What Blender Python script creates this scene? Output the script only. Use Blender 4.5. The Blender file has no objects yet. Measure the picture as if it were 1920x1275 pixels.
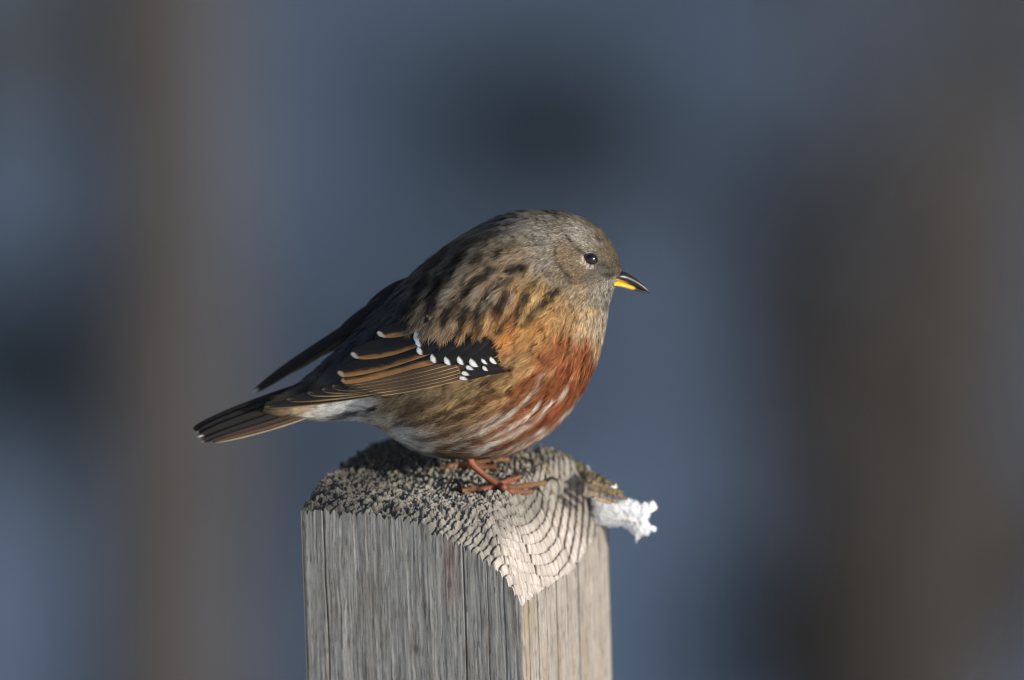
import bpy, math, random
import numpy as np
from mathutils import Vector
from mathutils.bvhtree import BVHTree

rng = np.random.default_rng(7)
random.seed(7)
scene = bpy.context.scene
COL = scene.collection

# ------------------------------------------------------------------ camera
S = 0.0002                      # metres per modelling unit (0.2 mm)
PITCH = math.radians(14.0)
CP, SP = math.cos(PITCH), math.sin(PITCH)
Z0 = 0.90                       # height of the point the lens is aimed at
DIST = 4.0
cam_d = bpy.data.cameras.new("camera")
cam = bpy.data.objects.new("camera", cam_d)
COL.objects.link(cam)
cam.location = (0, -DIST * CP, Z0 + DIST * SP)
cam.rotation_euler = (math.pi / 2 - PITCH, 0, 0)
cam_d.sensor_width = 36.0
cam_d.lens = 375.0
cam_d.clip_start = 0.05
cam_d.clip_end = 2000.0
cam_d.dof.use_dof = True
cam_d.dof.focus_distance = DIST - 0.024
cam_d.dof.aperture_fstop = 4.2
scene.camera = cam

# ------------------------------------------------------------------ sky and sun
SUN = Vector((0.765, -0.55, 0.25)).normalized()
ELEV = math.asin(SUN.z)
ROT = math.atan2(SUN.x, SUN.y)
world = bpy.data.worlds.new("World")
scene.world = world
world.use_nodes = True
wn = world.node_tree.nodes
bg = wn["Background"]
sky = wn.new("ShaderNodeTexSky")
sky.sky_type = 'NISHITA'
sky.sun_disc = False
sky.sun_elevation = ELEV
sky.sun_rotation = ROT
sky.altitude = 600
sky.dust_density = 2.0
sky.ozone_density = 1.5
world.node_tree.links.new(sky.outputs[0], bg.inputs[0])
bg.inputs[1].default_value = 0.12
sun_d = bpy.data.lights.new("sun", 'SUN')
sun_d.energy = 3.85
sun_d.angle = math.radians(0.55)
sun_d.color = (1.0, 0.945, 0.87)
sun = bpy.data.objects.new("sun", sun_d)
COL.objects.link(sun)
sun.rotation_euler = SUN.to_track_quat('Z', 'Y').to_euler()
sun.location = (3, -2, 3)

scene.view_settings.view_transform = 'Standard'
scene.view_settings.look = 'None'
scene.view_settings.exposure = 0.0
scene.view_settings.gamma = 1.0
scene.render.engine = 'CYCLES'
scene.cycles.use_denoising = True
scene.cycles.use_adaptive_sampling = False
scene.cycles.max_bounces = 8
scene.cycles.filter_width = 1.15

# ------------------------------------------------------------------ helpers
def lin(c):
    c = np.asarray(c, float) / 255.0
    return np.where(c <= 0.04045, c / 12.92, ((c + 0.055) / 1.055) ** 2.4)

def P(ix, iy, Y=0.0):
    """side-view coordinates of the subject + depth Y (units) -> units"""
    ix = np.asarray(ix, float); iy = np.asarray(iy, float); Y = np.asarray(Y, float) + 0 * ix
    return np.stack([ix - 960.0, Y, (637.5 - iy - Y * SP) / CP], -1)

def proj(p):
    return np.stack([p[..., 0] + 960.0, 637.5 - (p[..., 2] * CP + p[..., 1] * SP)], -1)

def W(p):
    p = np.array(p, float) * S
    p[..., 2] += Z0
    return p

def mesh_obj(name, verts, faces, mat=None, parent=None, colors=None, uv=None, smooth=True, units=True):
    verts = np.asarray(verts, float)
    if units:
        verts = W(verts)
    me = bpy.data.meshes.new(name)
    if isinstance(faces, np.ndarray) and faces.ndim == 2:
        k = faces.shape[1]
        me.vertices.add(len(verts)); me.vertices.foreach_set("co", verts.ravel())
        me.loops.add(faces.size); me.loops.foreach_set("vertex_index", faces.ravel().astype(np.int32))
        me.polygons.add(len(faces))
        me.polygons.foreach_set("loop_start", np.arange(0, faces.size, k, dtype=np.int32))
        me.update(calc_edges=True)
    else:
        me.from_pydata([tuple(v) for v in verts], [], [tuple(int(i) for i in f) for f in faces])
    me.validate()
    if smooth:
        me.polygons.foreach_set("use_smooth", np.ones(len(me.polygons), bool))
    if colors is not None:
        a = me.color_attributes.new("Col", 'FLOAT_COLOR', 'POINT')
        c = np.ones((len(verts), 4)); c[:, :3] = colors
        a.data.foreach_set("color", c.ravel())
    if uv is not None:
        a = me.attributes.new("vane", 'FLOAT_VECTOR', 'POINT')
        u3 = np.zeros((len(verts), 3)); u3[:, :2] = uv
        a.data.foreach_set("vector", u3.ravel())
    me.update()
    o = bpy.data.objects.new(name, me)
    COL.objects.link(o)
    if mat: me.materials.append(mat)
    if parent: o.parent = parent
    return o

def empty(name, loc=(0, 0, 0)):
    o = bpy.data.objects.new(name, None)
    COL.objects.link(o); o.location = loc; o.empty_display_size = 0.02
    return o

def adopt(o, parent):
    o.parent = parent
    o.matrix_parent_inverse = parent.matrix_basis.inverted()

def tag(o, label=None, cat=None, group=None, kind=None):
    if label: o["label"] = label
    if cat: o["category"] = cat
    if group: o["group"] = group
    if kind: o["kind"] = kind

def vnoise(x, y, seed=0):
    xi = np.floor(x).astype(np.int64); yi = np.floor(y).astype(np.int64)
    fx = x - xi; fy = y - yi
    fx = fx * fx * (3 - 2 * fx); fy = fy * fy * (3 - 2 * fy)
    def h(a, b):
        n = (a * 374761393 + b * 668265263 + seed * 974711) & 0x7fffffff
        n = ((n ^ (n >> 13)) * 1274126177) & 0x7fffffff
        return ((n ^ (n >> 16)) & 0xffff) / 65535.0
    return (h(xi, yi) * (1 - fx) + h(xi + 1, yi) * fx) * (1 - fy) + (h(xi, yi + 1) * (1 - fx) + h(xi + 1, yi + 1) * fx) * fy

def fbm(x, y, seed=0, octv=4):
    s = 0; a = 0.5; t = 0
    for k in range(octv):
        s = s + a * vnoise(x * 2 ** k, y * 2 ** k, seed + 17 * k); t += a; a *= 0.5
    return s / t

def grid_faces(nr, nc, off=0, wrap=False):
    r = np.arange(nr - 1)[:, None]; c = np.arange(nc if wrap else nc - 1)[None, :]
    c2 = (c + 1) % nc
    f = np.stack([r * nc + c + 0 * r, r * nc + c2, (r + 1) * nc + c2, (r + 1) * nc + c], -1)
    return (f.reshape(-1, 4) + off)

def tube(pts, rad, seg=12, cap=True, squash=1.0):
    pts = np.array(pts, float); rad = np.array(rad, float)
    # resample smoothly
    n = len(pts); t = np.arange(n); tt = np.linspace(0, n - 1, (n - 1) * 5 + 1)
    def cr(v):
        out = []
        for q in tt:
            i = min(int(q), n - 2); f = q - i
            p0 = v[max(i - 1, 0)]; p1 = v[i]; p2 = v[i + 1]; p3 = v[min(i + 2, n - 1)]
            out.append(0.5 * ((2 * p1) + (-p0 + p2) * f + (2 * p0 - 5 * p1 + 4 * p2 - p3) * f * f + (-p0 + 3 * p1 - 3 * p2 + p3) * f ** 3))
        return np.array(out)
    pts = cr(pts); rad = np.maximum(np.interp(tt, t, rad), 1e-4)
    tan = np.gradient(pts, axis=0); tan /= np.linalg.norm(tan, axis=1)[:, None] + 1e-9
    ref = np.array([0.1, 1.0, 0.2])
    s1 = np.cross(tan, ref); s1 /= np.linalg.norm(s1, axis=1)[:, None] + 1e-9
    s2 = np.cross(tan, s1)
    a = np.linspace(0, 2 * np.pi, seg, endpoint=False)
    v = pts[:, None] + rad[:, None, None] * (np.cos(a)[None, :, None] * s1[:, None] + squash * np.sin(a)[None, :, None] * s2[:, None])
    nv = v.reshape(-1, 3)
    f = [tuple(q) for q in grid_faces(len(pts), seg, 0, True)]
    if cap:
        f.append(tuple(range(seg))[::-1]); f.append(tuple(len(nv) - seg + i for i in range(seg)))
    return nv, f

# ------------------------------------------------------------------ materials
def new_mat(name):
    m = bpy.data.materials.new(name); m.use_nodes = True
    nt = m.node_tree; b = nt.nodes["Principled BSDF"]
    return m, nt, b

def attr_mat(name, rough=0.8, spec=0.25, noise=None, bump=0.0, bscale=900, sheen=0.0, transl=0.0):
    m, nt, b = new_mat(name)
    a = nt.nodes.new("ShaderNodeAttribute"); a.attribute_name = "Col"
    src = a.outputs["Color"]
    if noise:
        sc, amt = noise
        tc = nt.nodes.new("ShaderNodeTexCoord")
        n = nt.nodes.new("ShaderNodeTexNoise"); n.inputs["Scale"].default_value = sc; n.inputs["Detail"].default_value = 4
        nt.links.new(tc.outputs["Object"], n.inputs["Vector"])
        mr = nt.nodes.new("ShaderNodeMapRange"); mr.inputs[1].default_value = 0.3; mr.inputs[2].default_value = 0.7
        mr.inputs[3].default_value = 1 - amt; mr.inputs[4].default_value = 1 + amt
        nt.links.new(n.outputs[0], mr.inputs[0])
        mx = nt.nodes.new("ShaderNodeVectorMath"); mx.operation = 'SCALE'
        nt.links.new(src, mx.inputs[0]); nt.links.new(mr.outputs[0], mx.inputs["Scale"])
        src = mx.outputs[0]
    nt.links.new(src, b.inputs["Base Color"])
    b.inputs["Roughness"].default_value = rough
    b.inputs["Specular IOR Level"].default_value = spec
    b.inputs["Sheen Weight"].default_value = sheen
    if bump:
        tc = nt.nodes.new("ShaderNodeTexCoord")
        n = nt.nodes.new("ShaderNodeTexNoise"); n.inputs["Scale"].default_value = bscale; n.inputs["Detail"].default_value = 5
        nt.links.new(tc.outputs["Object"], n.inputs["Vector"])
        bp = nt.nodes.new("ShaderNodeBump"); bp.inputs["Strength"].default_value = bump; bp.inputs["Distance"].default_value = 0.0006
        nt.links.new(n.outputs[0], bp.inputs["Height"]); nt.links.new(bp.outputs[0], b.inputs["Normal"])
    if transl:
        out = nt.nodes["Material Output"]
        tr = nt.nodes.new("ShaderNodeBsdfTranslucent"); nt.links.new(src, tr.inputs[0])
        ms = nt.nodes.new("ShaderNodeMixShader"); ms.inputs[0].default_value = transl
        nt.links.new(b.outputs[0], ms.inputs[1]); nt.links.new(tr.outputs[0], ms.inputs[2])
        nt.links.new(ms.outputs[0], out.inputs["Surface"])
    return m

def noise_mat(name, stops, scale=8, detail=6, rough=0.9, bump=0.3, bdist=0.02, spec=0.2):
    m, nt, b = new_mat(name)
    tc = nt.nodes.new("ShaderNodeTexCoord")
    n = nt.nodes.new("ShaderNodeTexNoise"); n.inputs["Scale"].default_value = scale; n.inputs["Detail"].default_value = detail
    nt.links.new(tc.outputs["Object"], n.inputs["Vector"])
    r = nt.nodes.new("ShaderNodeValToRGB")
    while len(r.color_ramp.elements) < len(stops): r.color_ramp.elements.new(0.5)
    for e, (p, c) in zip(r.color_ramp.elements, stops):
        e.position = p; e.color = (*c, 1)
    nt.links.new(n.outputs[0], r.inputs[0]); nt.links.new(r.outputs[0], b.inputs["Base Color"])
    b.inputs["Roughness"].default_value = rough; b.inputs["Specular IOR Level"].default_value = spec
    bp = nt.nodes.new("ShaderNodeBump"); bp.inputs["Strength"].default_value = bump; bp.inputs["Distance"].default_value = bdist
    nt.links.new(n.outputs[0], bp.inputs["Height"]); nt.links.new(bp.outputs[0], b.inputs["Normal"])
    return m

M_plume = attr_mat("plumage_barbs", 0.75, 0.18, transl=0.12)
M_skin = attr_mat("body_down", 0.9, 0.1)
M_leg = attr_mat("scaly_leg", 0.45, 0.4, noise=(1400, 0.18), bump=0.5, bscale=1800)
M_wood = attr_mat("weathered_wood", 0.85, 0.2, noise=(2600, 0.10), bump=0.35, bscale=2600)

# vane of a flight feather: colour attribute + fine barb relief across the vane
M_vane, nt, b = new_mat("feather_vane")
a = nt.nodes.new("ShaderNodeAttribute"); a.attribute_name = "Col"
v = nt.nodes.new("ShaderNodeAttribute"); v.attribute_name = "vane"
wv = nt.nodes.new("ShaderNodeTexWave"); wv.wave_type = 'BANDS'; wv.bands_direction = 'X'
wv.inputs["Scale"].default_value = 0.19; wv.inputs["Distortion"].default_value = 1.6; wv.inputs["Detail"].default_value = 2
nt.links.new(v.outputs["Vector"], wv.inputs["Vector"])
mr = nt.nodes.new("ShaderNodeMapRange"); mr.inputs[3].default_value = 0.78; mr.inputs[4].default_value = 1.18
nt.links.new(wv.outputs["Fac"], mr.inputs[0])
mx = nt.nodes.new("ShaderNodeVectorMath"); mx.operation = 'SCALE'
nt.links.new(a.outputs["Color"], mx.inputs[0]); nt.links.new(mr.outputs[0], mx.inputs["Scale"])
nt.links.new(mx.outputs[0], b.inputs["Base Color"])
b.inputs["Roughness"].default_value = 0.55; b.inputs["Specular IOR Level"].default_value = 0.3
bp = nt.nodes.new("ShaderNodeBump"); bp.inputs["Strength"].default_value = 0.35; bp.inputs["Distance"].default_value = 0.0002
nt.links.new(wv.outputs["Fac"], bp.inputs["Height"]); nt.links.new(bp.outputs[0], b.inputs["Normal"])

# ------------------------------------------------------------------ terrain
def terrain_z(x, y):
    x = np.asarray(x, float); y = np.asarray(y, float)
    def ss(a, b_, t):
        t = np.clip((t - a) / (b_ - a), 0, 1); return t * t * (3 - 2 * t)
    z = -5.6 * ss(1.5, 15, y)
    z = z + 0.78 * np.maximum(0, y - 15.5) * ss(15.5, 18, y) * np.where(y > 90, 90 / np.maximum(y, 1), 1)
    z = z + 21 * np.exp(-((x - 30) / 11) ** 2 - ((y - 6) / 11) ** 2)      # unseen ridge, added out of view to keep the far slope in shade
    z = z + 0.25 * (fbm(x * 0.6 + 9, y * 0.6 + 3, 5, 4) - 0.5) * np.clip((np.hypot(x, y) - 1.0) / 4, 0, 1)
    return z

ax = np.concatenate([-np.geomspace(320, 6, 40), np.linspace(-5.8, 5.8, 90), np.geomspace(6, 320, 60)])
ay = np.concatenate([-np.geomspace(320, 6, 30), np.linspace(-5.8, 30, 190), np.geomspace(30.3, 320, 40)])
gx, gy = np.meshgrid(ax, ay)
gz = terrain_z(gx, gy)
tv = np.stack([gx, gy, gz], -1).reshape(-1, 3)
M_ground, nt, b = new_mat("snow_and_heath")
tc = nt.nodes.new("ShaderNodeTexCoord")
n1 = nt.nodes.new("ShaderNodeTexNoise"); n1.inputs["Scale"].default_value = 1.3; n1.inputs["Detail"].default_value = 6
nt.links.new(tc.outputs["Object"], n1.inputs["Vector"])
sepc = nt.nodes.new("ShaderNodeSeparateXYZ"); nt.links.new(tc.outputs["Object"], sepc.inputs[0])
far = nt.nodes.new("ShaderNodeMapRange"); far.inputs[1].default_value = 6.0; far.inputs[2].default_value = 15.0
far.inputs[3].default_value = 0.0; far.inputs[4].default_value = 0.62
nt.links.new(sepc.outputs["Y"], far.inputs[0])
r1 = nt.nodes.new("ShaderNodeMapRange"); r1.inputs[1].default_value = 0.36; r1.inputs[2].default_value = 0.62
nt.links.new(n1.outputs[0], r1.inputs[0])
mlt = nt.nodes.new("ShaderNodeMath"); mlt.operation = 'MULTIPLY'
nt.links.new(r1.outputs[0], mlt.inputs[0]); nt.links.new(far.outputs[0], mlt.inputs[1])
n2 = nt.nodes.new("ShaderNodeTexNoise"); n2.inputs["Scale"].default_value = 14; n2.inputs["Detail"].default_value = 6
nt.links.new(tc.outputs["Object"], n2.inputs["Vector"])
hr = nt.nodes.new("ShaderNodeValToRGB")
hr.color_ramp.elements[0].position = 0.3; hr.color_ramp.elements[0].color = (0.035, 0.032, 0.022, 1)
hr.color_ramp.elements[1].position = 0.75; hr.color_ramp.elements[1].color = (0.12, 0.095, 0.06, 1)
nt.links.new(n2.outputs[0], hr.inputs[0])
mixc = nt.nodes.new("ShaderNodeMix"); mixc.data_type = 'RGBA'
mixc.inputs[6].default_value = (0.76, 0.79, 0.83, 1)
nt.links.new(mlt.outputs[0], mixc.inputs[0]); nt.links.new(hr.outputs[0], mixc.inputs[7])
nt.links.new(mixc.outputs[2], b.inputs["Base Color"])
b.inputs["Roughness"].default_value = 0.85; b.inputs["Specular IOR Level"].default_value = 0.2
bp = nt.nodes.new("ShaderNodeBump"); bp.inputs["Strength"].default_value = 0.4; bp.inputs["Distance"].default_value = 0.03
nt.links.new(n2.outputs[0], bp.inputs["Height"]); nt.links.new(bp.outputs[0], b.inputs["Normal"])
ground = mesh_obj("ground", tv, grid_faces(len(ay), len(ax)), M_ground, units=False)
tag(ground, "snowy alpine ground falling away behind the post to a shaded slope", kind="structure")

def slope_at(ix, iy):
    """where a line of sight meets the slope, so a thing can be stood there"""
    d = np.array([(ix - 960) / 20000.0, 0, 0]) + np.array([0, CP, -SP]) + (637.5 - iy) / 20000.0 * np.array([0, SP, CP])
    o = np.array(cam.location)
    for t in np.arange(8, 60, 0.02):
        p = o + d * t
        if p[2] < terrain_z(p[0], p[1]): return p
    return o + d * 25

# ------------------------------------------------------------------ out-of-focus things on the slope
M_rock = noise_mat("brown_rock", [(0.3, (0.38, 0.30, 0.22)), (0.7, (0.60, 0.48, 0.36))], 9, 8, 0.9, 0.5, 0.02)
M_rock2 = noise_mat("grey_rock", [(0.3, (0.36, 0.33, 0.29)), (0.7, (0.56, 0.51, 0.45))], 9, 8, 0.9, 0.5, 0.02)
M_bark = noise_mat("larch_bark", [(0.3, (0.34, 0.29, 0.24)), (0.7, (0.58, 0.50, 0.42))], 14, 8, 0.9, 0.8, 0.02)
M_needle = noise_mat("dark_needles", [(0.3, (0.025, 0.04, 0.03)), (0.7, (0.06, 0.08, 0.05))], 30, 3, 0.7, 0.1, 0.01)
M_heath = noise_mat("dry_heath", [(0.3, (0.05, 0.043, 0.025)), (0.7, (0.12, 0.095, 0.055))], 30, 3, 0.8, 0.1, 0.01)

def boulder(loc, sx, sy, sz, mat, seed, label, group=None):
    nu, nv = 40, 26
    th = np.linspace(0, 2 * np.pi, nu, endpoint=False); ph = np.linspace(0.02, np.pi - 0.02, nv)
    T, Ph = np.meshgrid(th, ph)
    d = np.stack([np.sin(Ph) * np.cos(T), np.sin(Ph) * np.sin(T), np.cos(Ph)], -1)
    r = np.ones(T.shape)
    rr = np.random.default_rng(seed)
    for k in range(14):                               # cleaved faces
        nrm = rr.normal(size=3); nrm /= np.linalg.norm(nrm)
        lim = rr.uniform(0.62, 0.9); dd = d @ nrm
        r = np.minimum(r, np.where(dd > 0.05, lim / np.maximum(dd, 0.05), 9))
    r = r * (0.94 + 0.12 * fbm(T * 2.2 + seed, Ph * 2.2, seed, 4))
    v_ = d * r[..., None] * np.array([sx, sy, sz])
    o = mesh_obj("boulder", v_.reshape(-1, 3), grid_faces(nv, nu, 0, True), mat, units=False)
    o.location = (loc[0], loc[1], loc[2] + sz * 0.35)
    tag(o, label, "boulder", group)
    return o

def shrub(loc, rad, hgt, mat, seed, label, n=1500, stem_mat=None, name="dwarf_shrub"):
    rr = np.random.default_rng(seed)
    root = empty(name, tuple(loc))
    # woody stems
    vs, fs, o = [], [], 0
    tips = []
    for k in range(14):
        a_ = rr.uniform(0, 2 * np.pi); q = rr.uniform(0.2, 0.95)
        tip = np.array([math.cos(a_) * rad * q, math.sin(a_) * rad * q, hgt * rr.uniform(0.45, 0.95)])
        mid = tip * np.array([0.45, 0.45, 0.55]) + rr.normal(size=3) * 0.02
        v_, f_ = tube([np.array([0, 0, -0.05]), mid, tip], [0.014, 0.009, 0.004], 6)
        vs.append(v_); fs += [tuple(i + o for i in f) for f in f_]; o += len(v_); tips.append((mid, tip))
    st = mesh_obj("stem", np.concatenate(vs), fs, stem_mat or M_bark, units=False); st.parent = root
    # leaves clustered on the stems
    k = rr.integers(0, len(tips), n); t = rr.uniform(0.2, 1.1, n)[:, None]
    mids = np.array([a_[0] for a_ in tips])[k]; tp = np.array([a_[1] for a_ in tips])[k]
    c = mids * (1 - t) + tp * t + rr.normal(size=(n, 3)) * rad * 0.13
    c[:, 2] = np.maximum(c[:, 2], 0.0)
    d = rr.normal(size=(n, 3)); d[:, 2] = np.abs(d[:, 2]) + 0.3; d /= np.linalg.norm(d, axis=1)[:, None]
    s = np.cross(d, rr.normal(size=(n, 3))); s /= np.linalg.norm(s, axis=1)[:, None]
    L = rr.uniform(0.03, 0.06, n)[:, None] * (0.6 + 0.4 * rad / 0.35); w = L * 0.17
    V = np.stack([c - s * w * 0.3, c + d * L * 0.5 - s * w, c + d * L, c + d * L * 0.5 + s * w], 1).reshape(-1, 3)
    F = np.arange(4 * n).reshape(-1, 4)
    lf = mesh_obj("foliage", V, F, mat, units=False, smooth=False); lf.parent = root
    lf["kind"] = "stuff"
    tag(root, label, "shrub")
    return root

def trunk_tree(base, r0, h, label, lean=0.0):
    root = empty("larch_tree", tuple(base))
    nz, ns = 60, 28
    zz = np.linspace(-0.3, h, nz); a_ = np.linspace(0, 2 * np.pi, ns, endpoint=False)
    Z, A = np.meshgrid(zz, a_, indexing='ij')
    r = r0 * (1 - 0.5 * np.clip(Z / h, 0, 1)) * (1 + 0.35 * np.exp(-np.maximum(Z, 0) / 0.15)) * (0.88 + 0.24 * fbm(A * 3.2, Z * 2.2, 31, 4))
    V = np.stack([r * np.cos(A) + lean * Z, r * np.sin(A), Z], -1).reshape(-1, 3)
    t = mesh_obj("trunk", V, grid_faces(nz, ns, 0, True), M_trunk, units=False); t.parent = root
    rr = np.random.default_rng(3)
    for k in range(16):
        z = h * rr.uniform(0.62, 0.98); a0 = rr.uniform(0, 2 * np.pi); Lb = (h - z) * 0.5 + 0.6
        pb = np.array([lean * z, 0, z]); d = np.array([math.cos(a0), math.sin(a0), 0.25])
        v_, f_ = tube([pb, pb + d * Lb * 0.5, pb + d * Lb + np.array([0, 0, -0.1])], [0.03, 0.018, 0.006], 7)
        lb = mesh_obj("limb", v_, f_, M_trunk, units=False); lb.parent = root
    n = 4500
    z = h * (0.5 + 0.5 * rr.uniform(0, 1, n)); a0 = rr.uniform(0, 2 * np.pi, n)
    rad = ((h - z) * 0.5 + 0.5) * np.sqrt(rr.uniform(0, 1, n))
    c = np.stack([rad * np.cos(a0) + lean * z, rad * np.sin(a0), z], -1)
    d = rr.normal(size=(n, 3)); d /= np.linalg.norm(d, axis=1)[:, None]
    s = np.cross(d, rr.normal(size=(n, 3))); s /= np.linalg.norm(s, axis=1)[:, None]
    V = np.stack([c - s * 0.01, c + d * 0.06 - s * 0.02, c + d * 0.13, c + d * 0.06 + s * 0.02], 1).reshape(-1, 3)
    cr_ = mesh_obj("crown", V, np.arange(4 * n).reshape(-1, 4), M_heath, units=False, smooth=False); cr_.parent = root; cr_["kind"] = "stuff"
    tag(root, label, "tree")
    return root

def stand_at(ix, iy, Y):
    """point on the ground below the line of sight at depth Y (metres)"""
    t = (Y + DIST * CP) / CP
    x = (ix - 960) / 20000.0 * t
    return np.array([x, Y, float(terrain_z(x, Y))])

def twig_bush(loc, rad, hgt, seed, label, nst=26, mat=None):
    """a leafless bush: fanning stems that fork into thin brown twigs"""
    rr = np.random.default_rng(seed); root = empty("bare_bush", tuple(loc))
    vs, fs, o = [], [], 0; tw = []
    for k in range(nst):
        a_ = rr.uniform(0, 2 * np.pi); q = math.sqrt(rr.uniform(0.0, 1)); h = hgt * rr.uniform(0.7, 1.0)
        tip = np.array([math.cos(a_) * rad * q, math.sin(a_) * rad * q, h]); mid = tip * np.array([0.35, 0.35, 0.5]) + rr.normal(size=3) * 0.02
        v_, f_ = tube([np.array([0, 0, -0.08]), mid, tip], [0.016, 0.011, 0.004], 6)
        vs.append(v_); fs += [tuple(i + o for i in f) for f in f_]; o += len(v_)
        for m in range(46):
            t = rr.uniform(-0.15, 1.0); b0 = mid * (1 - t) + tip * t if t > 0 else mid * (1 + t)
            d = rr.normal(size=3) * np.array([1, 1, 0.5]) + np.array([0, 0, 0.7]); d /= np.linalg.norm(d)
            tw.append((b0, b0 + d * rr.uniform(0.10, 0.28)))
    st = mesh_obj("stem", np.concatenate(vs), fs, mat, units=False); st.parent = root
    tw = np.array(tw); n = len(tw); d = tw[:, 1] - tw[:, 0]
    s_ = np.cross(d, rr.normal(size=(n, 3))); s_ /= np.linalg.norm(s_, axis=1)[:, None]
    w_ = np.cross(d, s_); w_ /= np.linalg.norm(w_, axis=1)[:, None]
    r_ = 0.0042
    a0 = [tw[:, 0] + (s_ * math.cos(q) + w_ * math.sin(q)) * r_ for q in (0, 2.09, 4.19)]
    V_ = np.stack(a0 + [tw[:, 1]], 1).reshape(-1, 3); bi_ = np.arange(n)[:, None] * 4
    F_ = np.concatenate([bi_ + np.array([[0, 1, 3]]), bi_ + np.array([[1, 2, 3]]), bi_ + np.array([[2, 0, 3]])])
    tg_ = mesh_obj("twigs", V_, F_, mat, units=False, smooth=False); tg_.parent = root; tg_["kind"] = "stuff"
    tag(root, label, "bush")
    return root

M_twig = noise_mat("brown_twig", [(0.3, (0.09, 0.078, 0.068)), (0.7, (0.155, 0.137, 0.122))], 20, 4, 0.85, 0.2, 0.005)
M_trunk = noise_mat("larch_trunk_bark", [(0.3, (0.06, 0.053, 0.049)), (0.7, (0.12, 0.108, 0.10))], 14, 8, 0.9, 0.8, 0.02)
trunk_tree(stand_at(300, 640, 8.2), 0.10, 5.5, "brown larch trunk blurred behind the bird's tail", 0.0)
twig_bush(stand_at(1660, 640, 8.3), 0.21, 2.35, 51, "tallest bare brown bush, out of focus beyond the bill", 30, M_twig)
twig_bush(stand_at(1620, 640, 10.2), 0.22, 1.75, 52, "shorter bare bush in shade behind the tallest bush", 30, M_twig)
boulder(slope_at(1660, 700), 0.20, 0.17, 0.14, M_rock2, 12, "grey boulder behind the bare bushes on the slope", "blurred boulders on the slope")
boulder(slope_at(60, 110), 0.22, 0.18, 0.16, M_rock, 14, "brown boulder beside the blurred larch trunk", "blurred boulders on the slope")
shrub(slope_at(1040, 400), 0.46, 0.30, M_needle, 21, "dark green dwarf pine on the slope above the bird's head", 650)
shrub(slope_at(0, 960), 0.20, 0.55, M_needle, 22, "dark dwarf pine standing left of the larch trunk", 2600)
shrub(slope_at(1930, 190), 0.12, 0.22, M_needle, 23, "small dark dwarf pine beyond the tallest bare bush", 1600)
shrub(slope_at(1800, 1250), 0.34, 0.34, M_heath, 24, "olive brown heath shrub under the tallest bare bush", 5200)
shrub(slope_at(1450, 1290), 0.28, 0.24, M_heath, 25, "smaller olive brown heath shrub between the post and the bare bushes", 3000)

# ------------------------------------------------------------------ the wooden post
TH = math.radians(21.9)
CT, ST = math.cos(TH), math.sin(TH)
A = 442.0
YL = -112.0                                            # depth of the post's left arris
def post_xyz(u, v, z, din_u=0, din_v=0):
    X = 565 - 960 + u * CT + v * ST
    Y = YL - u * ST + v * CT
    zc = (637.5 - 960 - YL * SP) / CP + z              # z = 0 at the left corner of the top
    return np.stack([X + TILT * (z), Y, zc], -1)
TILT = -0.03
N = 440
uu = np.linspace(0, A, N + 1); U, V = np.meshgrid(uu, uu, indexing='ij')     # U[i,j]=u_i
def smin(a_, b_, k):
    h = np.clip(0.5 + 0.5 * (b_ - a_) / k, 0, 1)
    return b_ * (1 - h) + a_ * h - k * h * (1 - h)
Yrel = -U * ST + V * CT
plat = 36 + 0.07 * (Yrel - 110) + 8 * (fbm(U / 110, V / 110, 3, 3) - 0.5)
rimF = np.interp(U, [0, 50, 138, 242, 292, 343, 388, 425, 442], [2, 8, 11, 5, -19, -41, -68, -108, -134]) + 1.0 * V
rimR = np.interp(V, [0, 97, 268, 327, 383, 442], [-134, -131, -132, -110, -95, -38]) + 1.75 * (A - U)
rimL = np.interp(V, [0, 94, 200, 280, 362, 442], [0, 36, 74, 66, 46, 20]) + 0.55 * U
rimB = np.interp(U, [0, 100, 340, 442], [20, 44, 50, -36]) + 0.6 * (A - V)
H = smin(smin(smin(smin(plat, rimF, 14), rimR, 14), rimL, 10), rimB, 10)
facet = np.clip((5 - rimR) / 50, 0, 1)         # the sun-bleached sloping cut
bleachm = np.clip((-12 - rimR) / 45, 0, 1) * np.clip((400 - V) / 90, 0, 1)
facetF = np.clip((plat - rimF - 5) / 40, 0, 1)
# growth rings about the pith, cut into blocks by radial checks
uc, vc = -70.0, 205.0
R = np.hypot(U - uc, V - vc) + 7 * (fbm(U / 60, V / 60, 8, 3) - 0.5)
TA = np.arctan2(V - vc, U - uc)
SPC = 10.5
Rw = R + 1.6 * np.sin(R / 23.0)
ring = Rw / SPC; k = np.floor(ring); f = ring - k
ridge = 1 - np.abs(2 * f - 1) ** 2.6
kk = k.astype(np.int64)
off = vnoise(kk * 1.37 + 0.5, kk * 0.0, 77) * 1.0
arc = TA * R / (17 + 9 * vnoise(kk * 0.91, kk * 0.0 + 4, 5)) + off * 7
arc = arc + 0.25 * (fbm(U / 9, V / 9, 14, 2) - 0.5)
fa = np.abs(arc - np.round(arc)) * 20
check = np.exp(-(fa / 1.3) ** 2)
blockh = vnoise(kk * 3.1, np.round(arc + 0.5) * 2.7, 9)
longc = np.zeros_like(U)
for t0, w, r0, r1 in [(-0.17, 2.6, 380, 620), (0.13, 2.8, 360, 620), (-0.36, 1.1, 420, 620), (0.30, 1.2, 430, 620), (0.02, 0.8, 440, 620), (-0.5, 1.0, 200, 500), (0.5, 1.3, 200, 460)]:
    dd = (TA - t0 - 0.012 * np.sin(R / 17.0) - 0.02 * (fbm(R / 30, R * 0, 3, 2) - 0.5)) * R
    longc = np.maximum(longc, np.exp(-(dd / w) ** 2) * np.clip((R - r0) / 40, 0, 1))
gran = fbm(U / 7.5, V / 7.5, 21, 4)
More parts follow.
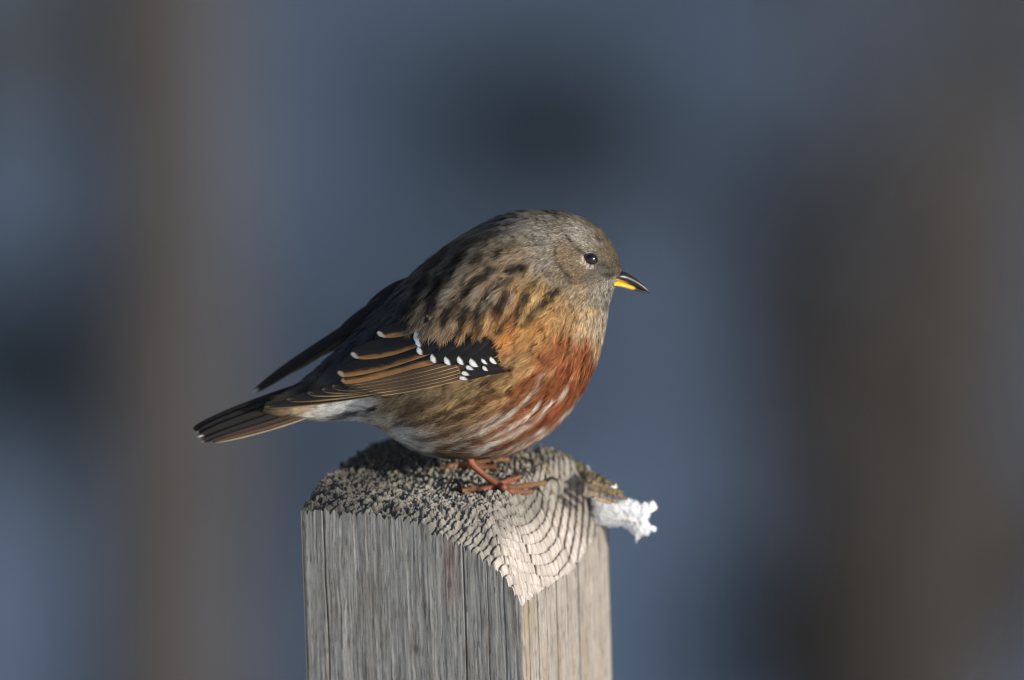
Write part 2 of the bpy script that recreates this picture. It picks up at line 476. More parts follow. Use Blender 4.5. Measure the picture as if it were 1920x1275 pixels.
gran2 = fbm(R / 4.2, TA * R / 17.0, 22, 3)
pits = np.clip((fbm(U / 11 + 3, V / 11, 40, 3) - 0.56) * 5, 0, 1)
rough = (1 - facet) * (0.55 + 0.45 * (1 - facetF))
amp = (8.5 + 11.0 * facet + 3.5 * facetF * (1 - facet)) * np.clip(0.25 + (A - U) / 14, 0, 1)
H = H + amp * (ridge - 0.7) * (0.55 + 0.45 * np.maximum(facet, facetF)) - check * (2.5 + 10.0 * facet) - longc * (6 + 16 * facet) \
    + (blockh - 0.5) * (1.0 + 3.0 * facet) + rough * (5 * (gran - 0.5) + 7 * (fbm(U / 3.2, V / 3.2, 25, 2) - 0.5) + 13 * (gran2 - 0.5) - 8 * pits + 8 * (blockh - 0.5) - 3 * check) + facet * 3.0 * (gran - 0.5)

def side_in(t, z, seed, cracks):
    """how far the wood has shrunk back at position t along a face, height z"""
    wob = 7.0 * (fbm(t / 50, z / 90, seed + 40, 3) - 0.5)
    tt = t + wob
    g = 1.5 * (fbm(tt / 4.0, z / 130 + 0.3, seed + 1, 2) - 0.4) + 2.2 * (fbm(tt / 16, z / 400, seed + 2, 2) - 0.5)
    for c0, w, dpt, zt in cracks:
        cc = c0 + 4 * (fbm(z / 120 + c0, z * 0, seed + 5, 2) - 0.5)
        g = g + dpt * np.exp(-((t - cc) / w) ** 2) * np.clip((zt - z) / 30 + 1, 0, 1)
    e = np.minimum(t, A - t); rr_ = 7.0
    g = g + np.where(e < rr_, rr_ - np.sqrt(np.maximum(rr_ ** 2 - (rr_ - e) ** 2, 0)), 0) * 0.8
    return g
crF = [(46, 1.3, 4, 0), (326, 1.2, 4, -30), (372, 1.0, 2.0, -60), (405, 0.9, 2.0, -80), (188, 0.8, 1.0, -200)]
crR = [(76, 1.6, 6, 0), (170, 1.5, 5, 0), (226, 1.3, 4, 0), (282, 1.9, 8, 0), (30, 1.1, 3, 0), (120, 1.0, 2.5, 0), (340, 1.0, 2, 0), (395, 1.2, 3, 0)]
NZ = 130
BOT = -(Z0 / S) - ((637.5 - 960 - YL * SP) / CP) - 60 / 1.0
verts, faces, cols = [], [], []
# ---- top sheet
def shift(u, v, z):
    du = np.zeros_like(u); dv = np.zeros_like(u)
    wF = np.clip(1 - v / 8, 0, 1); wR = np.clip(1 - (A - u) / 8, 0, 1)
    dv = dv + wF * side_in(u, z, 3, crF); du = du - wR * side_in(v, z, 61, crR)
    return u + du, v + dv
U2, V2 = shift(U, V, H)
top = post_xyz(U2, V2, H).reshape(-1, 3)
n0 = lin((176, 171, 162)); n1_ = lin((108, 104, 96)); bl = lin((196, 188, 183)); bl2 = lin((180, 164, 148))
g1 = fbm(U / 26, V / 26, 91, 4)[..., None]; g2 = fbm(U / 4.2, V / 4.2, 92, 3)[..., None]
base = n0 * (1 - g1) + n1_ * g1
lich = np.clip((fbm(U / 34 + 8, V / 34, 94, 3) - 0.52) * 4, 0, 1)[..., None] * np.clip((V - 150) / 150, 0, 1)[..., None]
base = base * (1 - 0.55 * lich) + lin((128, 116, 78)) * 0.55 * lich
dk_shade = np.maximum(np.clip((215 - U) / 130, 0, 1), np.clip((75 - V) / 60, 0, 1) * np.clip((330 - U) / 120, 0, 1) * 0.8)[..., None] * 0.8     # shade and bird's shadow over the left end, painted into the wood colour
base = base * (1 - dk_shade) + lin((76, 74, 70)) * dk_shade
bleach = np.clip(bleachm * 1.35 - 0.35 * g1[..., 0], 0, 1)[..., None]
base = base * (1 - bleach) + (bl * (1 - 0.5 * g1) + bl2 * 0.5 * g1) * bleach
tipb = (vnoise(kk * 5.3, np.round(arc + 0.5) * 1.9, 4)[..., None] - 0.5) * 0.22
groove = np.clip(np.clip((np.abs(2 * f - 1) - 0.74) / 0.26, 0, 1) * 0.8 + check * 0.7 + longc, 0, 1)[..., None]
base = base * (0.6 + 0.8 * g2) * (1 + tipb)
base = base * (1 - 0.6 * groove) + lin((70, 60, 54)) * 0.6 * groove  # shadow in the grooves and cracks, painted into the wood colour
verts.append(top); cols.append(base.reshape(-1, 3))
fs = grid_faces(N + 1, N + 1)
faces.append(fs)
off_ = len(top)
def wall(fix, seed, cracks, dense, warm):
    global off_
    if fix == 'v0': us, vs, hs = uu, uu * 0, H[:, 0]
    if fix == 'u1': us, vs, hs = uu * 0 + A, uu, H[-1, :]
    if fix == 'v1': us, vs, hs = uu[::-1], uu * 0 + A, H[::-1, -1]
    if fix == 'u0': us, vs, hs = uu * 0, uu[::-1], H[0, ::-1]
    zs = np.concatenate([[0], np.linspace(1.5, 430, 170), [900, 2000, 1e6]]) if dense else np.array([0, 60, 420, 1e6])
    rows, crow = [], []
    tpos = us if fix in ('v0', 'v1') else vs
    for i, dz in enumerate(zs):
        z = hs - dz if dz < 800 else np.full_like(hs, max(-dz, BOT))
        u, v_ = us.copy(), vs.copy()
        if dense:
            g = side_in(tpos, z, seed, cracks)
            if fix == 'v0':
                v_ = v_ + g; u = u - np.clip(1 - (A - u) / 8, 0, 1) * 0 
            else:
                u = u - g
        rows.append(post_xyz(u, v_, z))
        tw = tpos + 7 * (fbm(tpos / 50, z / 90, seed + 40, 3) - 0.5); st1 = (0.6 * fbm(tw / 3.4, z / 120, seed + 30, 3) + 0.4 * fbm(tw / 6, z / 40, seed + 36, 3))[:, None]; st2 = fbm(tpos / 22, z / 150, seed + 31, 4)[:, None]; st3 = fbm(tpos / 9, z / 60, seed + 32, 4)[:, None]
        st4 = fbm(tpos / 2.2, z / 14, seed + 33, 3)[:, None]
        if warm:
            c = lin((154, 148, 140)) * (0.5 + 1.0 * st1); wz = np.clip((st2 - 0.45) * 3, 0, 1)
            c = c * (1 - 0.4 * wz) + lin((146, 122, 94)) * 0.4 * wz * (0.6 + 0.8 * st1)
            ed = np.exp(-(tpos / 26) ** 2)[:, None] * 0.5; c = c * (1 - ed) + lin((160, 132, 94)) * ed * (0.7 + 0.6 * st1)
            ln = np.zeros_like(tpos)
            for c0, w, dpt, zt in cracks:
                ln = np.maximum(ln, np.exp(-((tpos - c0 - 4 * (fbm(z / 120 + c0, z * 0, seed + 5, 2) - 0.5)) / (w * 1.5)) ** 2) * min(1, dpt / 4))
            c = c * (1 - 0.9 * ln[:, None]) + lin((48, 34, 32)) * 0.9 * ln[:, None]
        else:
            c = lin((150, 148, 143)) * (0.55 + 0.9 * st1)
            d1 = np.clip((st3 - 0.54) * 4, 0, 1) * 0.5; c = c * (1 - d1) + lin((92, 86, 76)) * d1
            d2 = np.clip((st2 - 0.55) * 4, 0, 1) * 0.35; c = c * (1 - d2) + lin((120, 104, 84)) * d2
            rs = (np.exp(-((tpos - 300) / 17) ** 2) * np.clip((z + 190) / 60, 0, 1))[:, None] * 0.45
            c = c * (1 - rs) + lin((140, 108, 100)) * rs * (0.7 + 0.6 * st1)
            ln = np.zeros_like(tpos)
            for c0, w, dpt, zt in cracks:
                ln = np.maximum(ln, np.exp(-((tpos - c0 - 4 * (fbm(z / 120 + c0, z * 0, seed + 5, 2) - 0.5)) / (w * 1.3)) ** 2) * min(1, dpt / 5) * np.clip((zt - z) / 30 + 1, 0, 1))
            c = c * (1 - 0.6 * ln[:, None]) + lin((60, 50, 44)) * 0.6 * ln[:, None]
        st5 = np.clip((fbm(tpos / 1.9, z / 22, seed + 34, 2) - 0.64) * 7, 0, 1)[:, None] * 0.5
        c = c * (0.78 + 0.44 * st4) * (1 - st5)
        crow.append(c)
    if fix == 'v0': rows[0] = post_xyz(U2[:, 0], V2[:, 0], hs)
    if fix == 'u1': rows[0] = post_xyz(U2[-1, :], V2[-1, :], hs)
    verts.append(np.concatenate(rows)); cols.append(np.concatenate(crow))
    faces.append(grid_faces(len(zs), N + 1, off_)[:, ::-1])
    off_ += len(zs) * (N + 1)
wall('v0', 3, crF, True, False)
wall('u1', 61, crR, True, True)
wall('v1', 9, crF, False, False)
wall('u0', 13, crF, False, False)
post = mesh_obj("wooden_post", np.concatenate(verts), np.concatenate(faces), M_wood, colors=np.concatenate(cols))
tag(post, "square weathered grey wooden post with cracked end grain the bird perches on", "post")

# height of the finished top under a point (units)
topW = W(top).reshape(N + 1, N + 1, 3)
post_bvh = BVHTree.FromPolygons([tuple(q) for q in top], [tuple(int(i) for i in q) for q in fs[::1]])
def top_at(ix, iy):
    """meet the post's top along the line of sight (units)"""
    o = P(ix, iy, -900.0); h = post_bvh.ray_cast(Vector(o), Vector((0, CP, -SP)))
    return np.array(h[0]) if h[0] is not None else P(ix, iy, 0)

# torn splinters at the right-hand corner of the top
def splinter(p0, p1, wid, thk, colr, seed):
    """a torn flake: ragged outline, a few mm thick, running along the grain"""
    rr = np.random.default_rng(seed); p0 = np.array(p0, float); p1 = np.array(p1, float)
    d = p1 - p0; L = np.linalg.norm(d); d /= L
    sd = np.cross(d, np.array([0, -SP, CP])); sd /= np.linalg.norm(sd); up = np.cross(sd, d)
    n = 16; t = np.linspace(0, 1, n)
    wL = wid * (1 - 0.55 * t) + rr.normal(size=n) * wid * 0.09; wR = wid * (1 - 0.75 * t) + rr.normal(size=n) * wid * 0.09
    hh = rr.normal(size=(n, 2)) * thk * 0.16
    mid = p0 + d * (t * L)[:, None]
    rows = []
    for q, k_ in ((-1, 0), (1, 1)):
        w_ = (wL if q < 0 else wR)[:, None]
        rows.append(mid + sd * q * w_ + up * (thk / 2 + hh[:, k_:k_ + 1]))
        rows.append(mid + sd * q * w_ * 0.9 + up * (-thk / 2 + hh[:, k_:k_ + 1] * 0.5))
    V_ = np.concatenate(rows); F_ = []
    order = [0, 2, 3, 1]
    for a_, b_ in zip(order, order[1:] + order[:1]):
        for i in range(n - 1): F_.append((a_ * n + i, a_ * n + i + 1, b_ * n + i + 1, b_ * n + i))
    F_.append(tuple(k_ * n for k_ in order)); F_.append(tuple(k_ * n + n - 1 for k_ in order[::-1]))
    c = lin(colr) * (0.7 + 0.6 * rr.uniform(size=(len(V_), 1)))
    o = mesh_obj("splinter", V_, F_, M_wood, colors=c, smooth=False); adopt(o, post)
for i, (p0_, p1_, wd, tk, cl) in enumerate([
    (P(1108, 915, 45), P(1178, 937, 30), 9, 5, (138, 120, 96)), (P(1100, 900, 75), P(1160, 914, 66), 11, 8, (120, 110, 90)),
    (P(1070, 875, 140), P(1132, 902, 112), 11, 9, (112, 106, 88)), (P(1095, 925, 20), P(1160, 944, 14), 8, 4, (158, 144, 122)),
    (P(1100, 893, 95), P(1142, 905, 86), 8, 8, (100, 92, 74)), (P(1040, 856, 190), P(1100, 880, 160), 9, 9, (104, 100, 84)),
    (P(1112, 908, 60), P(1170, 926, 50), 5, 4, (146, 128, 102)), (P(1020, 846, 210), P(1070, 862, 190), 9, 8, (96, 92, 78)), (P(1115, 935, 5), P(1148, 946, 2), 5, 4, (186, 170, 146)),
]):
    splinter(p0_, p1_, wd, tk, cl, 100 + i)

# ------------------------------------------------------------------ frost and snow on the post
M_snow, nt, b = new_mat("crystal_snow")
b.inputs["Base Color"].default_value = (0.84, 0.86, 0.88, 1)
b.inputs["Roughness"].default_value = 0.45
b.inputs["Subsurface Weight"].default_value = 0.5
b.inputs["Subsurface Radius"].default_value = (0.002, 0.003, 0.004)
b.inputs["Subsurface Scale"].default_value = 1.0
tc = nt.nodes.new("ShaderNodeTexCoord"); vo = nt.nodes.new("ShaderNodeTexVoronoi"); vo.inputs["Scale"].default_value = 900
nt.links.new(tc.outputs["Object"], vo.inputs["Vector"])
bp = nt.nodes.new("ShaderNodeBump"); bp.inputs["Strength"].default_value = 0.6; bp.inputs["Distance"].default_value = 0.0006
nt.links.new(vo.outputs["Distance"], bp.inputs["Height"]); nt.links.new(bp.outputs[0], b.inputs["Normal"])

def snow_clump(outline, Yc, thick, seed, label, spikes=0):
    """a lump with real thickness: the jagged outline swells to a rounded, crystalline body"""
    rr = np.random.default_rng(seed)
    pts = np.array(outline, float)
    # refine outline with crystal jaggedness
    out = []
    n = len(pts)
    for i in range(n):
        a_, b_ = pts[i], pts[(i + 1) % n]; m = max(2, int(np.hypot(*(b_ - a_)) / 4.0))
        for q in range(m):
            p_ = a_ + (b_ - a_) * q / m
            out.append(p_ + rr.normal(size=2) * 2.6)
    out = np.array(out); c = pts.mean(0); m = len(out)
    sm_ = sum(np.roll(out, k_, 0) for k_ in range(-5, 6)) / 11.0
    rings = [1.0, 0.93, 0.8, 0.62, 0.42, 0.2]
    vs = []; 
    for sgn in (-1, 1):
        for ri, q in enumerate(rings):
            if sgn == 1 and ri == 0: continue
            wq = np.clip((q - 0.75) / 0.25, 0, 1) ; xy = c + ((out - c) * wq + (sm_ - c) * (1 - wq)) * q + rr.normal(size=out.shape) * (1.2 if 0 < ri else 0)
            t = thick * math.sqrt(max(0, 1 - q ** 2.2)) * sgn
            h = fbm(xy[:, 0] / 6, xy[:, 1] / 6 + sgn * 50, seed, 3) - 0.5
            Y = Yc + t * (1 + 0.5 * h) + (h * 9 + rr.normal(size=m) * 1.0) * (0.3 if ri == 0 else 1)
            vs.append(P(xy[:, 0], xy[:, 1], Y))
    front = list(range(len(rings))); back = [0] + list(range(len(rings), 2 * len(rings) - 1))
    V_ = np.concatenate(vs); F = []
    for seq, flip in ((front, False), (back, True)):
        for a_, b_ in zip(seq[:-1], seq[1:]):
            for i in range(m):
                j = (i + 1) % m
                f = (a_ * m + i, a_ * m + j, b_ * m + j, b_ * m + i)
                F.append(f[::-1] if flip else f)
        lastr = seq[-1]
        F.append(tuple(lastr * m + i for i in range(m)) if not flip else tuple(lastr * m + i for i in range(m))[::-1])
    o = mesh_obj("snow_clump", V_, F, M_snow, smooth=False)
    tag(o, label, "snow", "snow left on the post")
    return o
snow_clump([(1112, 935), (1150, 940), (1172, 938), (1180, 936), (1190, 942), (1200, 946), (1212, 948), (1222, 944), (1231, 946), (1228, 958), (1221, 962), (1219, 978),
            (1213, 973), (1216, 984), (1224, 990), (1234, 994), (1229, 1002), (1221, 1004), (1219, 1011), (1210, 1004), (1204, 1006), (1201, 1016), (1196, 1021), (1190, 1008),
            (1182, 998), (1172, 990), (1155, 989), (1112, 988)], 96, 30, 5, "jagged white lump of frozen snow sticking out under the splintered corner")
snow_clump([(1052, 880), (1066, 870), (1075, 864), (1086, 865), (1095, 872), (1104, 880), (1106, 898), (1080, 904), (1056, 898)], 185, 16, 6, "small white patch of snow caught on the back edge behind splinters")
snow_clump([(1136, 912), (1147, 906), (1156, 908), (1158, 916), (1150, 924), (1136, 924)], 66, 8, 8, "tiny white snow crumb between the torn splinters")

# ================================================================== THE BIRD
bird = empty("bird", tuple(W(np.array([-40.0, 0.0, (637.5 - 900) / CP]))))
tag(bird, "small brown streaked songbird with rusty breast and yellow-based bill perched on the post", "bird")

# ---- body: rings strung between back line and belly line (side view), with depth half-widths
chords = [  # back x,y, belly x,y, half width, egg
    (500, 757, 494, 772, 5, 0), (524, 748, 514, 780, 12, 0), (548, 736, 536, 784, 19, 0), (585, 705, 572, 786, 28, 0), (640, 655, 630, 787, 42, 0), (700, 592, 682, 788, 66, 0), (748, 542, 722, 806, 100, 0),
    (805, 490, 785, 845, 138, 0.05), (865, 446, 858, 857, 156, 0.1), (925, 411, 938, 852, 164, 0.16), (975, 395, 1006, 822, 160, 0.24),
    (1015, 393, 1052, 781, 148, 0.32), (1050, 394, 1086, 734, 131, 0.36), (1080, 401, 1113, 676, 112, 0.34), (1105, 411, 1130, 618, 92, 0.26),
    (1128, 430, 1139, 568, 72, 0.12), (1146, 455, 1146, 545, 46, 0.02), (1158, 482, 1152, 534, 25, 0), (1165, 502, 1159, 527, 9, 0)]
ch = np.array(chords, float)
def cat(v, n):
    m = len(v); tt = np.linspace(0, m - 1, n); i = np.minimum(tt.astype(int), m - 2); f = (tt - i)[:, None]
    g = lambda k: v[np.clip(k, 0, m - 1)]
    p0, p1, p2, p3 = g(i - 1), g(i), g(i + 1), g(i + 2)
    return 0.5 * (2 * p1 + (-p0 + p2) * f + (2 * p0 - 5 * p1 + 4 * p2 - p3) * f ** 2 + (-p0 + 3 * p1 - 3 * p2 + p3) * f ** 3)
NR, NS = 150, 110
cs = cat(ch, NR)
ang = np.linspace(0, 2 * np.pi, NS, endpoint=False)
ca, sa = np.cos(ang), np.sin(ang)
ctr = (cs[:, 0:2] + cs[:, 2:4]) / 2; hv = (cs[:, 0:2] - cs[:, 2:4]) / 2
xy = ctr[:, None] + hv[:, None] * ca[None, :, None]
yy_ = cs[:, 4, None] * np.sign(sa)[None] * np.abs(sa)[None] ** 0.92 * (1 - cs[:, 5, None] * ca[None])
body_v = np.stack([xy[..., 0] - 960, yy_, 637.5 - xy[..., 1]], -1)
bodyV = body_v.reshape(-1, 3)
bodyF = grid_faces(NR, NS, 0, True)
bvh = BVHTree.FromPolygons([tuple(q) for q in bodyV], [tuple(int(i) for i in q) for q in bodyF])
def hitY(ix, iy):
    h = bvh.ray_cast(Vector(P(ix, iy, -900.0)), Vector((0, CP, -SP)))
    return h[0].y if h[0] is not None else None

# ---- plumage pattern, in the bird's own side-view coordinates
anch = np.array([
 (1050,400,122,113,100),(1110,415,120,108,94),(1150,455,122,108,88),(1081,435,166,158,146),(1100,450,158,148,134),(1140,480,125,110,90),(1162,495,112,100,84),(1135,503,102,95,86),(1122,500,108,99,89),
 (1068,478,138,119,98),(1083,512,140,120,98),(1108,520,122,111,98),(1135,545,172,165,152),(1122,565,150,142,128),(1136,590,186,176,160),(1138,565,172,165,155),
 (1015,440,146,140,129),(980,420,130,125,115),(1020,490,150,140,126),(1040,530,146,132,112),(1080,555,168,146,116),(1110,590,180,155,120),
 (940,420,108,104,99),(900,470,118,111,103),(860,470,98,96,94),(820,510,92,91,90),(870,520,130,120,108),(920,500,132,122,108),(960,480,138,128,114),(780,540,78,78,80),(830,560,120,112,102),
 (880,570,132,120,106),(740,580,64,65,70),(700,610,62,64,69),(790,590,110,103,95),(660,650,62,65,70),(620,690,66,68,72),(570,725,70,68,66),
 (920,560,140,126,112),(920,600,172,136,96),(960,575,174,138,98),(1000,575,192,146,94),(1025,555,196,150,96),(950,625,194,138,82),(880,635,160,128,98),(840,620,146,130,112),(980,610,190,140,88),
 (1040,590,190,142,96),(1020,620,196,134,82),(1060,600,190,142,98),(1100,630,196,168,130),(1125,625,190,176,152),(1127,660,190,158,120),(1000,650,186,138,86),(975,680,170,130,86),
 (1050,650,166,102,56),(1090,665,158,90,50),(1060,700,152,82,44),(1104,700,156,92,54),(1080,740,154,86,48),(1030,720,152,90,50),(1040,780,168,94,60),(1000,800,164,106,78),(995,700,170,108,66),(970,740,158,100,62),(1020,670,180,110,64),
 (930,710,158,126,86),(890,730,156,128,90),(850,740,146,120,86),(940,760,156,112,76),(900,790,150,114,84),(850,800,146,120,92),(800,770,140,116,84),(760,770,140,116,84),(730,758,146,120,86),
 (720,790,180,166,146),(750,822,206,200,190),(790,845,200,192,182),(850,852,158,138,120),(920,850,172,136,114),(970,830,176,128,102),
 (704,768,200,184,162),(680,760,240,236,230),(640,772,242,238,232),(590,780,236,228,214),(556,772,196,172,138),(530,768,150,126,92),(505,768,112,94,72)], float)
brs = (anch[:, 0] > 970) & (anch[:, 1] > 540) & (anch[:, 1] < 640) & (anch[:, 2] > 175) & (anch[:, 4] < 120)
anch[brs, 2:] *= np.array([0.95, 1.0, 0.96])
rus = anch[:, 2] > 2.4 * anch[:, 4]
anch[rus, 2:] *= np.array([0.92, 0.93, 0.95])
man = (anch[:, 0] > 775) & (anch[:, 0] < 995) & (anch[:, 1] > 430) & (anch[:, 1] < 645)
anch[man, 2:] *= np.array([1.13, 1.07, 0.98])
anchC = lin(anch[:, 2:])
DK = (52, 44, 38); DK2 = (38, 34, 33); RU = (136, 76, 42); WH = (226, 214, 196); BU = (206, 168, 112); BR = (86, 60, 42); GY = (160, 150, 134)
strokes = [  # (polyline, colour, width, strength)
 # mantle streaks
 ([(939,470),(931,482)],DK,5,.7),([(983,503),(946,510)],DK,6,.7),([(928,507),(909,511)],DK,5,.6),([(873,472),(854,490)],DK,6,.7),([(858,485),(823,534)],DK2,7,.7),([(911,521),(882,532)],DK,6,.75),
 ([(882,538),(867,556)],DK,6,.7),([(823,525),(805,565)],DK2,7,.75),([(819,556),(803,589)],DK2,7,.75),([(911,556),(895,591),(891,611)],DK,6.5,.8),([(948,551),(937,582),(930,600)],DK,6,.75),([(986,556),(970,591),(959,613)],DK,7,.85),
 ([(1043,547),(1008,575),(977,600)],DK,6,.75),([(876,578),(863,608)],DK,6,.75),([(841,582),(832,608)],DK,6,.75),([(953,602),(933,624)],DK,6,.8),([(905,612),(896,630)],DK,5,.7),([(866,612),(856,632)],DK,5,.6),
 ([(895,450),(870,462)],DK,5,.6),([(920,440),(900,452)],DK,5,.55),([(850,510),(838,540)],DK,5,.6),([(905,480),(885,492)],DK,5,.6),([(965,455),(950,465)],DK,4,.4),([(800,520),(775,560)],DK2,7,.7),([(780,560),(755,590)],DK2,7,.7),
 ([(835,470),(800,505)],DK2,6,.6),([(960,525),(940,538)],DK,5,.6),([(1005,530),(985,545)],DK,4.5,.5),([(1020,520),(1035,512)],DK,4,.3),([(930,535),(912,548)],DK,5,.6),([(862,560),(850,585)],DK,5,.55),
 ([(1000,590),(985,612)],DK,5,.6),([(920,570),(912,600)],DK,4.5,.5),
 # pale edges between mantle streaks
 ([(858,512),(838,560)],GY,5,.5),([(895,540),(880,575)],GY,5,.45),([(925,545),(905,580)],GY,5,.45),([(965,550),(950,580)],GY,4.5,.45),([(840,540),(825,580)],GY,4,.4),
 ([(1020,545),(990,580)],BU,6,.5),([(1000,560),(975,605)],BU,5,.5),([(962,600),(945,630)],(206,140,78),6,.6),([(920,590),(905,635)],BU,6,.45),
 # head marks
 ([(1039,462),(1043,490)],DK,2.2,.4),([(1043,490),(1056,511),(1071,522)],DK,2.6,.55),([(1062,441),(1069,453)],DK,3.2,.8),([(1117,440),(1124,454)],DK,2.6,.6),([(1071,455),(1084,470),(1094,478)],DK,4,.45),([(1122,494),(1140,502)],DK,3.5,.35),([(1095,462),(1080,442),(1084,426)],(196,188,176),7,.45),([(1045,478),(1058,498)],(150,122,96),6,.4),
 ([(1100,400),(1128,425)],DK,3,.25),([(1070,398),(1095,408)],DK,3,.2),([(1150,517),(1128,516)],DK,3,.5),([(1060,520),(1075,535)],DK,3,.4),([(1096,520),(1100,530)],DK,2.5,.3),
 ([(1098,473),(1110,474)],WH,1.4,.55),([(1092,482),(1091,492),(1098,500),(1108,503),(1116,501)],WH,1.3,.9),([(1085,486),(1088,496)],WH,1.4,.5),
 ([(1141,540),(1139,552)],DK,2.2,.5),([(1131,548),(1129,560)],DK,2.2,.45),([(1137,565),(1135,578)],DK,2,.35),([(1124,540),(1121,552)],DK,2,.4),([(1143,527),(1135,533)],WH,2,.4),([(1130,575),(1127,586)],DK,1.8,.4),([(1117,555),(1113,566)],DK,1.8,.4),([(1110,540),(1106,550)],DK,1.8,.35),([(1142,575),(1141,585)],DK,1.6,.35),([(1128,525),(1120,530)],DK,1.8,.4),([(1112,508),(1108,518)],DK,1.8,.35),
 # rusty breast and striped flank
 ([(1064,640),(1040,665),(1010,690)],RU,10,.55),([(1098,640),(1090,690),(1070,740)],RU,12,.6),([(1060,690),(1035,730),(1000,770)],RU,10,.6),([(1075,750),(1050,780),(1010,812)],RU,8,.65),
 ([(1000,705),(970,730),(930,752),(895,758)],RU,7,.65),([(988,752),(958,785),(925,810)],RU,7,.7),([(1035,780),(990,815),(940,840)],RU,6,.65),([(960,765),(930,790),(895,805)],(128,64,38),6,.6),
 ([(1008,722),(990,748),(968,767),(940,788),(915,804),(880,818),(845,828)],WH,3.6,.75),([(995,796),(965,815),(936,828),(900,843),(867,855)],WH,3.8,.8),([(1061,777),(1030,800),(1000,817),(960,838),(920,857)],WH,4,.7),
 ([(1064,724),(1056,738),(1048,751)],WH,3.2,.7),([(1035,752),(1020,770),(1005,787)],WH,3.6,.75),([(1090,742),(1078,756),(1066,772)],WH,3,.55),([(1012,757),(998,775),(984,792)],WH,4,.7),([(975,790),(950,808),(920,822)],WH,4,.7),
 ([(1020,700),(1008,712)],WH,3,.5),([(1040,690),(1030,705)],(214,160,120),3,.5),([(1075,700),(1068,715)],(210,150,110),3,.5),([(940,775),(905,795),(860,812)],(210,190,165),4,.6),([(1085,700),(1080,715)],(205,140,100),2.5,.4),
 ([(1000,690),(972,705),(945,735)],BU,5,.6),([(985,675),(955,700),(925,720)],BU,4.5,.55),([(950,745),(915,765),(880,780)],BU,5,.6),([(905,745),(870,765)],BU,4.5,.5),([(860,750),(825,775)],BU,4.5,.5),([(800,780),(770,800)],BU,4,.4),
 ([(960,690),(940,705),(900,722)],BR,5,.5),([(925,735),(880,755),(840,770)],BR,5,.6),([(900,765),(860,785),(820,795)],BR,5,.6),([(850,770),(800,790),(765,800)],BR,5,.5),([(830,745),(790,765),(750,780)],BR,5,.5),
 ([(790,750),(760,765)],BR,4,.5),([(760,790),(735,802)],DK,3.5,.6),([(725,765),(705,775)],BR,3.5,.5),([(900,825),(860,838),(820,842)],BR,5,.65),([(960,832),(920,846),(880,860)],(112,62,42),5,.65),
 ([(880,848),(845,858),(815,850)],BR,4,.6),([(840,815),(805,825),(780,825)],BR,4.5,.55),([(880,800),(840,812)],BR,4.5,.55),([(1000,825),(960,846)],(120,62,40),4,.6),
 ([(1030,812),(990,832),(955,850)],WH,2.6,.7),([(955,785),(925,803),(890,820)],WH,2.6,.6),([(920,842),(885,856)],WH,2.6,.6),([(990,775),(965,798),(940,812)],WH,2.4,.6),([(1050,790),(1020,812)],WH,2.4,.6),([(880,832),(845,845)],WH,2.6,.55),([(1075,765),(1050,788)],WH,2.2,.5),([(1000,745),(985,765),(960,780)],RU,4,.6),([(1020,795),(985,822),(950,836)],RU,4,.6),
 # vent and undertail
 ([(668,775),(645,779),(616,786)],DK2,5.5,.95),([(706,764),(690,770),(668,773)],DK2,4.5,.85),([(690,782),(664,783)],DK2,2.5,.6),([(592,784),(572,787)],DK2,2.5,.6),([(600,758),(570,772)],(196,160,110),5,.5),
]
strokes = [(p_, c_, w_ * (1.35 if c_ in (DK, DK2) and p_[0][0] < 1050 and p_[0][1] < 640 else 1.15 if c_ in (BR,) else 1.0), min(0.95, g_ * (1.15 if c_ in (DK, DK2, BR, BU, GY) else 1))) for p_, c_, w_, g_ in strokes]
def plumage(q):
    """base colour of the plumage at side-view positions q (n,2)"""
    q = np.asarray(q, float); out = np.zeros((len(q), 3))
    for s0 in range(0, len(q), 60000):
        p_ = q[s0:s0 + 60000]
        d2 = ((p_[:, None, :] - anch[None, :, :2]) ** 2).sum(-1)
        w = 1.0 / (d2 + 90.0) ** 2.0
        c = (w @ anchC) / w.sum(1)[:, None]
        for poly, colr, wd, stg in strokes:
            pl = np.array(poly, float); best = np.full(len(p_), 1e9)
            lo = pl.min(0) - 20; hi = pl.max(0) + 20
            sel = np.where(((p_ > lo) & (p_ < hi)).all(1))[0]
            if len(sel) == 0: continue
            ps = p_[sel]; b_ = np.full(len(ps), 1e9); m = len(pl) - 1
            for i in range(m):
                a_, e = pl[i], pl[i + 1]; ab = e - a_; t = np.clip(((ps - a_) @ ab) / (ab @ ab), 0, 1)
                tg = (i + t) / m; taper = 0.45 + 0.55 * np.sin(np.pi * np.clip(0.12 + 0.8 * tg, 0, 1))
                b_ = np.minimum(b_, np.linalg.norm(ps - a_ - t[:, None] * ab, axis=1) / (wd * taper))
            s2_ = min(0.95, stg * 1.2); k_ = s2_ * np.clip(1.6 - b_, 0, 1)[:, None]; k_ = np.minimum(k_ * 1.3, s2_)
            if colr == WH and pl[0, 1] > 600: k_ = k_ * np.clip(2.6 * fbm(ps[:, 0] / 11, ps[:, 1] / 11, 19, 2) - 0.45, 0.1, 1)[:, None]
            elif colr != WH and colr in (DK, DK2, RU, BR, BU): k_ = k_ * np.clip(2.2 * fbm(ps[:, 0] / 13, ps[:, 1] / 13, 23, 2) + 0.1, 0.62, 1)[:, None]
            c[sel] = c[sel] * (1 - k_) + lin(colr) * k_
        out[s0:s0 + 60000] = c
    lum = out @ np.array([0.3, 0.55, 0.15])
    return (out * 0.95 + lum[:, None] * 0.05) * np.array([0.975, 0.98, 0.97])

def pattern_xy(p):
    """side-view position of a point on either flank"""
    m = p.copy(); m[:, 1] = -np.abs(m[:, 1]); return proj(m)

body_c = plumage(pattern_xy(bodyV)) * 0.8
